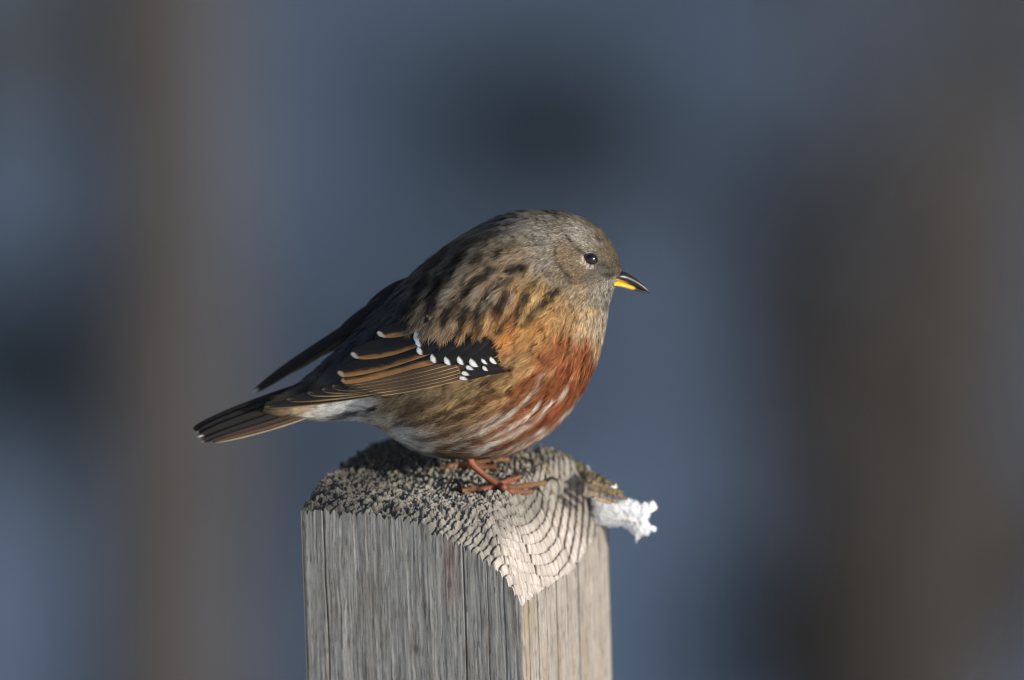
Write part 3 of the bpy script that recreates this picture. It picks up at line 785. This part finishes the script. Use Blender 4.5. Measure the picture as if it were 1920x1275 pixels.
# ---- legs and toes belong to the body's one mesh
legV, legF, legC = [], [], []; lo = 0
OR = (156, 90, 62); OR2 = (112, 68, 50); YE = (128, 98, 64); BK = (40, 34, 32)
claws = []
def limb(pts, rad, c0, c1, seg=12):
    global lo
    v_, f_ = tube(pts, rad, seg)
    t = np.linspace(0, 1, len(v_))[:, None]
    legV.append(v_); legF.extend([tuple(i + lo for i in f) for f in f_]); legC.append(lin(c0) * (1 - t) + lin(c1) * t); lo += len(v_)
def on_top(ix, iy, lift):
    q = top_at(ix, iy); return q + np.array([0, -lift * SP * 0.2, lift])
def toe(pix, rad, c0, c1, claw_pix=None, claw_lift=None, claw_r=4.0):
    pts = [on_top(x, y, r * 0.8) for (x, y), r in zip(pix, rad)]
    n = len(pts)
    # knuckle pads
    P2, R2 = [], []
    for i in range(n):
        P2.append(pts[i]); R2.append(rad[i] * 1.08)
        if i < n - 1: P2.append((pts[i] + pts[i + 1]) / 2); R2.append((rad[i] + rad[i + 1]) / 2 * 0.86)
    limb(P2, R2, c0, c1)
    if claw_pix:
        cp = [pts[-1]] + [on_top(x, y, l) for (x, y), l in zip(claw_pix, claw_lift)]
        claws.append((cp, [claw_r, claw_r * 0.72, claw_r * 0.4, 0.5][:len(cp)]))
# near foot
fj = on_top(934, 916, 7.5)
hip = np.array([878 - 960, fj[1] + 6, 637.5 - 838 + 0.0])
limb([hip, P(884, 868, fj[1] + 3), P(905, 888, fj[1] + 1), fj], [9, 7.2, 6.3, 7.4], OR, OR2)
limb([P(905, 888, fj[1] + 1), fj, on_top(946, 920, 6)], [5.5, 8.2, 6.5], OR2, (130, 78, 56))
toe([(934, 917), (960, 920), (990, 916), (1022, 911)], [7.4, 6.6, 6.0, 5.2], OR2, YE, [(1034, 907), (1044, 908), (1050, 914)], [10, 7, 1])
toe([(936, 919), (958, 926), (980, 928), (996, 927)], [7.0, 6.4, 5.6, 5.0], (128, 78, 56), (120, 84, 60), [(1006, 923), (1013, 925), (1018, 931)], [9, 6, 1])
toe([(938, 913), (955, 906), (975, 898)], [6.4, 5.8, 5.0], OR, OR2, [(985, 893), (992, 893), (998, 898)], [8, 5, 1])
toe([(930, 918), (905, 923), (885, 922), (866, 925)], [7.2, 6.4, 6.6, 5.4], (126, 74, 54), YE, [(855, 914), (841, 916), (834, 928)], [14, 9, 1], 5.0)
# far foot
fk = on_top(884, 876, 7)
limb([np.array([878 - 960, fk[1] - 6, 637.5 - 830]), P(876, 858, fk[1] - 2), fk], [8, 6.6, 7], OR, OR2)
toe([(884, 878), (862, 878), (842, 881), (825, 883)], [7, 6.4, 6.2, 5.2], OR, YE, [(816, 874), (804, 877), (797, 889)], [13, 8, 1], 4.6)
toe([(886, 876), (910, 872), (936, 868), (952, 868)], [6.8, 6.2, 5.6, 4.8], OR2, YE, [(962, 864), (970, 866), (975, 872)], [8, 5, 1])
toe([(886, 878), (905, 882), (930, 880)], [6.6, 6, 5], OR2, (130, 90, 60), [(940, 876), (948, 878), (953, 884)], [8, 5, 1])
toe([(886, 874), (900, 866), (918, 860)], [6.4, 5.8, 4.8], OR2, YE, [(926, 857), (932, 858), (937, 863)], [7, 4, 1])
nb_ = len(bodyV)
allV = np.concatenate([bodyV] + legV)
allF = [tuple(int(i) for i in f) for f in bodyF] + [tuple(i + nb_ for i in f) for f in legF]
body = mesh_obj("body", allV, allF, M_skin, colors=np.concatenate([body_c] + legC))
body.data.materials.append(M_leg)
mi = np.zeros(len(body.data.polygons), np.int32); mi[len(bodyF):] = 1
body.data.polygons.foreach_set("material_index", mi)
adopt(body, bird)
M_claw, nt, b = new_mat("horn_claw"); b.inputs["Base Color"].default_value = (0.022, 0.018, 0.016, 1); b.inputs["Roughness"].default_value = 0.3
for pts, rad in claws:
    v_, f_ = tube(pts, rad, 9)
    adopt(mesh_obj("claw", v_, f_, M_claw), bird)

# ---- flow of the feather tracts (side view, y down)
flow = np.array([(1160,470,-.4,-.9),(1130,430,-.7,-.7),(1110,415,-.9,-.45),(1050,398,-1,0.02),(985,402,-.92,.32),(1135,500,-.95,.05),(1120,520,-.9,.35),(1090,512,-.8,.55),(1070,480,-.95,.25),(1080,440,-.95,.1),(1110,455,-.9,-.2),
 (1138,545,-.45,.9),(1120,560,-.55,.85),(1132,600,-.2,.98),(1020,450,-.85,.5),(1045,500,-.75,.65),(1040,530,-.6,.8),(1000,500,-.78,.62),(920,450,-.85,.5),(850,480,-.8,.6),(780,550,-.75,.65),(880,540,-.72,.7),(950,560,-.5,.87),
 (1020,560,-.55,.84),(900,610,-.38,.93),(840,600,-.42,.9),(800,585,-.55,.82),(950,610,-.5,.86),(1080,600,-.4,.9),(1040,620,-.62,.78),(980,660,-.88,.45),(1010,650,-.75,.66),(1105,680,-.32,.95),(1060,740,-.58,.8),(1000,720,-.72,.68),(940,720,-.85,.5),
 (980,800,-.8,.6),(900,800,-.88,.46),(850,760,-.86,.5),(800,800,-.86,.48),(900,850,-.95,.28),(760,780,-.8,.55),(740,820,-.68,.7),(700,770,-1,.15),(620,775,-1,.08),(700,620,-.85,.52),(640,680,-.85,.5),(1040,790,-.72,.68)], float)
def flow_at(q):
    d2 = ((q[:, None] - flow[None, :, :2]) ** 2).sum(-1); w = 1 / (d2 + 150) ** 1.6
    f = (w @ flow[:, 2:]) / w.sum(1)[:, None]
    return f / np.linalg.norm(f, axis=1)[:, None]

def in_poly(q, poly):
    poly = np.array(poly, float); ins = np.zeros(len(q), bool); j = len(poly) - 1
    for i in range(len(poly)):
        xi, yi = poly[i]; xj, yj = poly[j]
        c = ((yi > q[:, 1]) != (yj > q[:, 1])) & (q[:, 0] < (xj - xi) * (q[:, 1] - yi) / (yj - yi + 1e-12) + xi)
        ins ^= c; j = i
    return ins
WING = [(785, 596), (800, 604), (830, 610), (880, 612), (940, 603), (962, 622), (964, 655), (966, 676), (930, 690), (880, 702), (850, 712), (700, 740), (640, 748), (540, 765), (500, 772), (490, 760), (600, 700), (655, 655), (712, 615), (760, 592)]

# sample feather roots over the skin by area
tri = np.concatenate([bodyF[:, [0, 1, 2]], bodyF[:, [0, 2, 3]]])
pa, pb_, pc = bodyV[tri[:, 0]], bodyV[tri[:, 1]], bodyV[tri[:, 2]]
cr = np.cross(pb_ - pa, pc - pa); ar = np.linalg.norm(cr, axis=1) / 2
cen = (pa + pb_ + pc) / 3
def region_size(q):
    """feather length, width at side-view positions"""
    dh = np.hypot(q[:, 0] - 1118, (q[:, 1] - 485))
    t = np.clip((dh - 60) / 110, 0, 1)
    L = 11 + t * 27; Wd = 5 + t * 13
    bl_ = np.clip((q[:, 1] - 690) / 90, 0, 1); L = L + 14 * bl_ * t
    e = np.hypot(q[:, 0] - 1125, q[:, 1] - 500); f = np.clip((e - 14) / 36, 0, 1)
    return L * (0.62 + 0.38 * f), Wd * (0.62 + 0.38 * f)
Lc, Wc = region_size(pattern_xy(cen))
near = np.where(cen[:, 1] < 40, 1.0, 0.45)
dens = ar / (Lc * Wc) * near
NF = 8200
idx = rng.choice(len(tri), NF, p=dens / dens.sum())
r1_, r2_ = rng.uniform(size=NF), rng.uniform(size=NF); sq = np.sqrt(r1_)[:, None]; r2_ = r2_[:, None]
rootp = pa[idx] * (1 - sq) + pb_[idx] * sq * (1 - r2_) + pc[idx] * sq * r2_
nrm = cr[idx] / (np.linalg.norm(cr[idx], axis=1)[:, None] + 1e-9)
axis_c = np.stack([rootp[:, 0] * 0 - 60, rootp[:, 1] * 0, rootp[:, 2] * 0], -1)
# make the normals point outward
ctr3 = np.stack([np.interp(rootp[:, 0], np.sort(ctr[:, 0] - 960), (ctr[:, 0] - 960)[np.argsort(ctr[:, 0])]), rootp[:, 1] * 0, np.interp(rootp[:, 0], np.sort(ctr[:, 0] - 960), (637.5 - ctr[:, 1])[np.argsort(ctr[:, 0])])], -1)
sg = np.sign(((rootp - ctr3) * nrm).sum(1)); flipn = np.median(sg)
nrm = nrm * (flipn if flipn != 0 else 1)
q0 = pattern_xy(rootp)
wingm = in_poly(q0, WING)
eyec = np.hypot(q0[:, 0] - 1107, q0[:, 1] - 488) < 14.5
billm = (q0[:, 0] > 1150) & (q0[:, 1] > 512) & (q0[:, 1] < 530)
keep = ~billm & ~(wingm & (np.abs(rootp[:, 1]) > 20)) & ~eyec
rootp, nrm, q0 = rootp[keep], nrm[keep], q0[keep]
fl = flow_at(q0)
mir = np.where(rootp[:, 1] > 0, -1.0, 1.0)
D = np.stack([fl[:, 0], -fl[:, 1] * SP * mir, -fl[:, 1] * CP], -1)
D = D - (D * nrm).sum(1)[:, None] * nrm
D /= np.linalg.norm(D, axis=1)[:, None] + 1e-9
# slight disorder
Sd = np.cross(nrm, D)
jit = rng.normal(size=len(D))[:, None] * 0.13
D = D + Sd * jit; D /= np.linalg.norm(D, axis=1)[:, None]; Sd = np.cross(nrm, D)
Ls, Ws = region_size(q0)
Ls = Ls * rng.uniform(0.8, 1.25, len(Ls)); Ws = Ws * rng.uniform(0.85, 1.2, len(Ws))
in_scap = (in_poly(q0, [(760, 540), (1000, 530), (1040, 600), (1015, 700), (955, 720), (950, 640), (800, 640)])).astype(float)
pts_l, info_b, info_f, hgt = [], [], [], []
for i in range(len(rootp)):
    L, Wd = Ls[i], Ws[i]
    nb = int(np.clip(12 + L * Wd * 0.11, 20, 80))
    if rootp[i, 1] > 40: nb = int(nb * 0.6)
    s0 = rng.uniform(0, 0.6, nb); sd_ = rng.uniform(-1, 1, nb)
    lb = L * rng.uniform(0.4, 0.75, nb) * (1.0 - 0.25 * np.abs(sd_))
    an = sd_ * rng.uniform(0.15, 0.4, nb)
    t = np.array([0, 0.5, 1.0])[None, :]
    al = s0[:, None] * L + t * lb[:, None] * np.cos(an)[:, None]
    ac = sd_[:, None] * Wd * 0.42 * np.sin(np.pi * np.clip(0.18 + 0.75 * s0, 0, 1))[:, None] * (0.35 + 0.65 * t) + np.sin(an)[:, None] * lb[:, None] * t * 0.7
    sc_ = in_scap[i]
    lift = min(6.5, 0.17 * L) + 2.0 * sc_
    h = 0.6 + 4.0 * sc_ + lift * np.clip(al / L, 0, 1.3) ** 1.2 * (1 - 0.35 * (ac / (Wd * 0.6 + 1e-6)) ** 2) + rng.normal(size=(nb, 1)) * 0.25
    pts_l.append(rootp[i] + al[..., None] * D[i] + ac[..., None] * Sd[i]); hgt.append(h); info_f.append(np.full(nb, i))
pts = np.concatenate(pts_l); hgt = np.concatenate(hgt); fid = np.concatenate(info_f)
nbarb = len(pts)
flat = pts.reshape(-1, 3)
fn = bvh.find_nearest
loc = np.empty_like(flat); nn = np.empty_like(flat)
for i in range(len(flat)):
    l_, n_, _, _ = fn(flat[i]); loc[i] = l_; nn[i] = n_
nn = nn * (flipn if flipn != 0 else 1)
pos = (loc + nn * np.maximum(hgt.reshape(-1)[:, None], 0.3)).reshape(nbarb, 3, 3); nn = nn.reshape(nbarb, 3, 3)
tng = np.gradient(pos, axis=1); tng /= np.linalg.norm(tng, axis=-1)[..., None] + 1e-9
sid = np.cross(nn, tng); sid /= np.linalg.norm(sid, axis=-1)[..., None] + 1e-9
roll = rng.normal(size=(nbarb, 1, 1)) * 0.2
sid = sid * np.cos(roll) + nn * np.sin(roll)
bw = (0.42 + 0.3 * rng.uniform(size=nbarb)) * (0.7 + 0.4 * np.clip((Ls[fid] - 10) / 30, 0, 1))
w0, w1 = bw[:, None] * 1.0, bw[:, None] * 0.85
V_ = np.stack([pos[:, 0] - sid[:, 0] * w0, pos[:, 0] + sid[:, 0] * w0, pos[:, 1] - sid[:, 1] * w1, pos[:, 1] + sid[:, 1] * w1, pos[:, 2]], 1)
bi = np.arange(nbarb)[:, None] * 5
F_ = np.concatenate([bi + np.array([[0, 3, 1]]), bi + np.array([[0, 2, 3]]), bi + np.array([[2, 4, 3]])])
# colour: pattern sampled a little frayed, with feather and barb variation
fr = rng.normal(size=(nbarb, 1, 2)) * 1.8
pc3 = np.stack([pattern_xy(pos[:, k]) for k in range(3)], 1)
fpos = q0[fid][:, None, :]
samp = pc3 * 0.86 + (fpos + flow_at(q0)[fid][:, None, :] * (Ls[fid] * 0.55)[:, None, None]) * 0.14 + fr
cc = plumage(samp.reshape(-1, 2)).reshape(nbarb, 3, 3)
fv = rng.normal(size=len(rootp))[fid]; bv = rng.normal(size=nbarb)
pick = rng.uniform(size=nbarb); xtra = np.where(pick < 0.10, 1.5, np.where(pick > 0.87, 0.5, 1.0))
hd = np.clip(1 - (np.hypot(q0[:, 0] - 1105, q0[:, 1] - 490) - 70) / 60, 0, 1)[fid]
fleck = np.where((hd > 0.3) & (rng.uniform(size=len(rootp))[fid] < 0.16), 0.6, 1.0); xtra = xtra * fleck
shade = ((1 + (0.10 + 0.09 * hd) * fv + (0.18 + 0.12 * hd) * bv) * xtra)[:, None] * np.array([0.78, 1.0, 1.16])[None]
cc = cc * np.clip(shade, 0.45, 1.7)[..., None]
warm = (0.03 * rng.normal(size=nbarb))[:, None, None] * np.array([1, 0.1, -1.0])
cc = np.clip(cc * (1 + warm), 0.004, 0.9)
VC = np.stack([cc[:, 0], cc[:, 0], cc[:, 1], cc[:, 1], cc[:, 2]], 1).reshape(-1, 3)
pl = mesh_obj("plumage", V_.reshape(-1, 3), F_, M_plume, colors=VC, smooth=False)
rn = np.cross(sid, tng); rn *= np.sign((rn * nn).sum(-1))[..., None]
sn = nn * 0.6 + rn * 0.4
sn /= np.linalg.norm(sn, axis=-1)[..., None]
pl.data.polygons.foreach_set("use_smooth", np.ones(len(pl.data.polygons), bool))
pl.data.normals_split_custom_set_from_vertices(np.stack([sn[:, 0], sn[:, 0], sn[:, 1], sn[:, 1], sn[:, 2]], 1).reshape(-1, 3).tolist())
pl["kind"] = "stuff"; adopt(pl, bird)
print("barbs", nbarb, "feathers", len(rootp))

# ---- flight feathers: each its own vane
def wingY(ix, iy):
    yw = np.interp(ix, [340, 470, 560, 640, 700, 760, 800], [-8, -26, -42, -66, -90, -120, -138])
    ymid = np.interp(ix, [340, 500, 640, 800, 950], [815, 760, 715, 668, 655])
    yw = yw + 0.30 * (ymid - iy)
    if ix > 690:
        hy = hitY(ix, iy)
        if hy is not None:
            t = min(1, (ix - 690) / 90.0); t = t * t * (3 - 2 * t); yw = yw * (1 - t) + (hy - 3.0) * t
    return yw
def feather(name, parent, root, tip, width, bend=0.0, layer=0.0, center=(26, 23, 24), lo=(60, 48, 36), up=None, tipc=None, tiplen=0.08, edge=0.22, tipside=0, depth=None, shaft=(20, 17, 16), taper=0.5, pale=0.0, upedge=0.12):
    nu, nv = 44, 15
    root = np.array(root, float); tip = np.array(tip, float); d = tip - root; L = np.hypot(*d); d /= L
    perp = np.array([d[1], -d[0]])                     # points up for feathers running left
    if perp[1] > 0: perp = -perp
    s = np.linspace(0, 1, nu); c = np.linspace(-1, 1, nv)
    Sg, Cg = np.meshgrid(s, c, indexing='ij')
    prof = np.interp(s, [0, 0.12, 0.4, 1], [0.55, 0.8, 1.0, 1.0]) * np.sqrt(np.clip(1 - np.clip((s - taper) / (1 - taper), 0, 1) ** 3.0, 0, 1))
    ctrl = root + (tip - root) * s[:, None] + perp * (bend * np.sin(np.pi * s))[:, None]
    ixy = ctrl[:, None] + perp * (Cg * prof[:, None] * width / 2)[..., None]
    # barbs sweep towards the tip at the edges
    Y = np.empty(Sg.shape)
    for i in range(nu):
        for j in range(nv):
            Y[i, j] = wingY(*ixy[i, j]) if depth is None else depth[0] + (depth[1] - depth[0]) * s[i]
    Y = Y - layer * (0.16 + 0.26 * Sg) + 0.10 * width * (Cg ** 2) * 0.5 + 0.8 * (1 - s)[:, None]
    Vv = P(ixy[..., 0], ixy[..., 1], Y).reshape(-1, 3)
    col = np.tile(lin(center), (nu, nv, 1))
    e = edge + (0.10 + 0.25 * edge) * (fbm(Sg * 9 - np.abs(Cg) * 1.5, Cg * 5 + layer * 3.1, 12, 3) - 0.5)
    kl = np.clip((-Cg - (1 - 2 * e)) / (0.16 + 0.5 * edge), 0, 1)[..., None]
    col = col * (1 - kl) + lin(lo) * kl
    if up is not None:
        ku = np.clip((Cg - (1 - 2 * upedge)) / 0.14, 0, 1)[..., None]; col = col * (1 - ku) + lin(up) * ku
    ks = (np.exp(-(Cg / 0.07) ** 2) * 0.6)[..., None]; col = col * (1 - ks) + lin(shaft) * ks
    if tipc is not None:
        far_ = 1 - Sg + 0.03 * np.abs(Cg)
        tl = tiplen * (1 if tipside == 0 else np.clip(1.0 + tipside * Cg * 1.1, 0.05, 2))
        kt = np.clip((tl - far_) / (0.35 * tiplen) + 0.5, 0, 1)[..., None]
        col = col * (1 - kt) + lin(tipc) * kt
    vane = np.stack([(Sg * L - np.abs(Cg) * width * 0.9) , Cg * width * 0.35], -1).reshape(-1, 2)
    o = mesh_obj(name, Vv, grid_faces(nu, nv), M_vane, colors=np.clip(col.reshape(-1, 3) * 1.1, 0, 0.9), uv=vane)
    sm = o.modifiers.new("thickness", 'SOLIDIFY'); sm.thickness = 0.8 * S; sm.offset = 1
    o.parent = parent
    return o
BLK = (24, 21, 22); ORB = (176, 122, 66); BUF = (186, 158, 108); PAL = (206, 196, 184)
base_loc = bird.location.copy()
def part_empty(name):
    o = empty(name); o.parent = bird; o.matrix_parent_inverse = bird.matrix_basis.inverted(); return o
bpy.context.view_layer.update()
wing = part_empty("wing"); wing["label"] = "near folded wing with white-dotted black covert bar"
def wf(*a_, **k_):
    o = feather(*a_, **k_); return o
# primaries and secondaries, lowest first (farther layers deeper)
prim = [((862, 706), (497, 763), 20, -2, 0.0), ((860, 702), (537, 749), 25, -2, 3.5), ((858, 698), (577, 737), 29, -2, 7), ((856, 693), (604, 730), 32, -2, 10.5), ((852, 688), (623, 724), 35, -2, 14)]
for r_, t_, w_, bd, ly in prim:
    wf("flight_feather", wing, r_, t_, w_, bd, ly, center=(32, 27, 26), lo=BUF, up=(74, 62, 50), upedge=0.04, tipc=(164, 144, 116), tiplen=0.022, edge=0.10)
for k_, (r_, t_, w_, bd, ly) in enumerate([((868, 709), (700, 742), 7, -2, 16), ((866, 703), (690, 737), 7, -3, 16.6), ((864, 697), (676, 734), 8, -3, 17.2), ((862, 691), (662, 731), 9, -4, 17.8), ((858, 685), (652, 727), 10, -4, 18.4), ((852, 678), (646, 722), 12, -4, 19)]):
    wf("flight_feather", wing, r_, t_, w_, bd, ly, center=(92, 72, 54), lo=(186, 158, 112), up=(60, 46, 40), upedge=0.16, edge=0.26, tipc=(70, 56, 44), tiplen=0.12, shaft=(70, 52, 42))
# tertials
wf("tertial_feather", wing, (822, 668), (640, 714), 34, -2, 22, center=BLK, lo=(156, 112, 66), edge=0.58, up=(120, 86, 52), upedge=0.10, tipc=(170, 140, 104), tiplen=0.04)
wf("tertial_feather", wing, (818, 650), (633, 699), 40, -3, 25, center=BLK, lo=(154, 110, 64), edge=0.40, tipc=(170, 150, 124), tiplen=0.05, tipside=-0.8)
wf("tertial_feather", wing, (812, 628), (658, 664), 36, -2, 28, center=BLK, lo=(146, 106, 62), edge=0.26, tipc=(176, 164, 150), tiplen=0.06, tipside=-0.8)
wf("tertial_feather", wing, (806, 602), (708, 625), 28, -2, 31, center=BLK, lo=(150, 110, 66), edge=0.36, tipc=(176, 164, 150), tiplen=0.09, tipside=-0.8)
# greater coverts: black with a white drop at the tip
gc = [((958, 662), (938, 675), 20, 8), ((962, 652), (919, 676), 22, 9), ((950, 645), (904, 678), 22, 10), ((938, 640), (882, 683), 27, 11), ((918, 636), (859, 679), 27, 12), ((898, 632), (835, 680), 27, 13), ((876, 628), (809, 676), 26, 14), ((852, 624), (783, 660), 24, 15), ((838, 616), (781, 645), 22, 16)]
for i, (r_, t_, w_, ly) in enumerate(gc):
    wf("covert_feather", wing, r_, t_, w_, -3, ly + 5, center=(20, 18, 20), lo=(24, 20, 20), edge=0.05, tipc=(236, 234, 230), tiplen=[.20, .15, .10, .14, .12, .11, .11, .12, .13][i], tipside=[-.2, -.3, -.3, -.1, .1, .1, .2, .1, .1][i], taper=0.62)
for r_, t_, w_, ly in [((955, 690), (862, 709), 15, 6), ((952, 680), (866, 700), 17, 8), ((958, 672), (874, 689), 18, 10), ((960, 676), (905, 690), 18, 12)]:
    wf("covert_feather", wing, r_, t_, w_, 2, ly, center=(34, 29, 30), lo=(70, 62, 56), edge=0.06, tipc=(224, 220, 212), tiplen=0.11, tipside=-0.6, taper=0.6)
# pale-edged innermost covert overhanging the tertials
wf("covert_feather", wing, (812, 590), (780, 640), 17, 3, 21, center=(150, 128, 110), lo=(70, 62, 56), up=(200, 180, 160), upedge=0.2, edge=0.2, tipc=(226, 220, 212), tiplen=0.25, taper=0.6)
# far wing
fw = part_empty("wing"); fw["label"] = "dark far wing showing beyond the rump"
for r_, t_, w_, bd, dp in [((770, 548), (471, 737), 24, 4, (30, 62)), ((780, 545), (530, 702), 28, 5, (28, 58)), ((785, 540), (590, 667), 32, 6, (24, 52)), ((790, 535), (628, 632), 30, 7, (20, 46)), ((800, 520), (682, 588), 30, 8, (14, 40))]:
    feather("flight_feather", fw, r_, t_, w_, bd, 0, center=(26, 25, 30), lo=(112, 92, 70), up=(84, 84, 92), upedge=0.07, tipc=(176, 174, 176), tiplen=0.04, edge=0.16, depth=dp)
# tail
tail = part_empty("tail"); tail["label"] = "dark brown tail with white tip spots"
for r_, t_, w_, bd, dp, kw in [
    ((650, 700), (360, 804), 22, 3, (22, 26), dict(center=(30, 27, 27), lo=(60, 52, 44))),
    ((650, 706), (362, 807), 26, 3, (12, 16), dict(center=(28, 25, 25), lo=(66, 56, 46))),
    ((648, 714), (366, 812), 27, 1, (2, 4), dict(center=(28, 25, 25), lo=(74, 62, 50), tipc=(214, 204, 194), tiplen=0.02)),
    ((646, 726), (369, 820), 26, 0, (-6, -6), dict(center=(30, 26, 25), lo=(112, 92, 68), tipc=(226, 218, 208), tiplen=0.03)),
    ((640, 738), (376, 829), 20, -2, (-12, -14), dict(center=(34, 29, 27), lo=(128, 106, 78), edge=0.22, tipc=(206, 190, 172), tiplen=0.02)),
    ((636, 750), (392, 829), 15, -4, (-17, -20), dict(center=(58, 46, 38), lo=(168, 146, 112), edge=0.2, tipc=(150, 124, 100), tiplen=0.02)),
    ((634, 758), (400, 830), 9, -5, (-20, -23), dict(center=(84, 66, 50), lo=(196, 178, 148), edge=0.24))]:
    feather("tail_feather", tail, r_, t_, w_, bd, 0, depth=dp, **kw)

# ---- bill
M_bill, nt, b = new_mat("horn_bill")
a = nt.nodes.new("ShaderNodeAttribute"); a.attribute_name = "Col"
nt.links.new(a.outputs["Color"], b.inputs["Base Color"]); b.inputs["Roughness"].default_value = 0.34; b.inputs["Specular IOR Level"].default_value = 0.5
def bill(name, prof, yel):
    """prof: rows of (x, top, bottom, half width)"""
    pr = cat(np.array(prof, float), 40); ns = 22
    an = np.linspace(0, 2 * np.pi, ns, endpoint=False)
    mid = (pr[:, 1] + pr[:, 2]) / 2; hh = (pr[:, 2] - pr[:, 1]) / 2
    X = np.repeat((pr[:, 0] - 960)[:, None], ns, 1); Z = (637.5 - mid)[:, None] + hh[:, None] * np.cos(an); Y = np.repeat(pr[:, 3][:, None], ns, 1) * np.sin(an)
    v_ = np.stack([X, Y, Z], -1).reshape(-1, 3)
    f_ = [tuple(int(i) for i in q) for q in grid_faces(40, ns, 0, True)] + [tuple(range(ns))[::-1], tuple(39 * ns + i for i in range(ns))]
    ix = v_[:, 0] + 960; iy = 637.5 - v_[:, 2]
    k_ = yel(ix, iy)[:, None]
    c = lin((30, 30, 33)) * (1 - k_) + lin((232, 186, 52)) * k_
    adopt(mesh_obj(name, v_, f_, M_bill, colors=c), bird)
sg_ = lambda t: np.clip(t, 0, 1)
bill("upper_mandible", [(1140, 508, 517, 40), (1150, 504, 520, 31), (1159, 502.5, 522.5, 19), (1170, 505, 526, 12.5), (1182, 511.5, 531, 9.2), (1195, 520.5, 536.5, 6.6), (1207, 531, 542.5, 4.2), (1214, 539, 546, 2.4), (1218.5, 546, 549, 0.6)],
     lambda x, y: sg_((y - (511.0 + (x - 1150) * 0.50)) / 2.2) * sg_((1180 - x) / 7))
bill("lower_mandible", [(1138, 513, 524, 41), (1148, 516, 529, 33), (1158, 520.5, 532.5, 18.5), (1168, 524.5, 535.5, 11.8), (1180, 529.5, 539.5, 8.2), (1193, 535.5, 543, 5.2), (1204, 540.5, 546, 3.2), (1212, 544.5, 547.8, 1.2)],
     lambda x, y: sg_((1193 - x + (537 - y) * 0.8) / 8))
# ---- eyes
M_eye, nt, b = new_mat("dark_eye"); b.inputs["Base Color"].default_value = (0.012, 0.006, 0.005, 1); b.inputs["Roughness"].default_value = 0.12; b.inputs["IOR"].default_value = 1.4
b.inputs["Coat Weight"].default_value = 1.0; b.inputs["Coat Roughness"].default_value = 0.11
M_lid, nt, b = new_mat("eyelid_skin"); b.inputs["Base Color"].default_value = (0.03, 0.026, 0.024, 1); b.inputs["Roughness"].default_value = 0.6
eY = hitY(1107, 488)
def sphere(c, r, nu=28, nv=18):
    th = np.linspace(0, 2 * np.pi, nu, endpoint=False); ph = np.linspace(0.01, np.pi - 0.01, nv)
    T, Ph = np.meshgrid(th, ph)
    return (np.stack([np.sin(Ph) * np.cos(T), np.cos(Ph), np.sin(Ph) * np.sin(T)], -1) * np.array(r) + c).reshape(-1, 3), grid_faces(nv, nu, 0, True)
for sgn in (1, -1):
    c = P(1107, 488, eY); c[1] *= sgn; c[1] += sgn * 3.5
    v_, f_ = sphere(c, (12.2, 11.0, 12.2))
    eye = mesh_obj("eye", v_, f_, M_eye); adopt(eye, bird)
    t = np.linspace(0, 2 * np.pi, 25)
    rp = [c + np.array([12.6 * math.cos(q), -sgn * 3.6 , 11.8 * math.sin(q)]) for q in t]
    v_, f_ = tube(rp, [1.5] * 25, 7)
    lid = mesh_obj("eyelid", v_, f_, M_lid); lid.parent = eye; lid.matrix_parent_inverse = bird.matrix_basis.inverted() if False else lid.matrix_parent_inverse
    lid.parent = None; adopt(lid, bird)
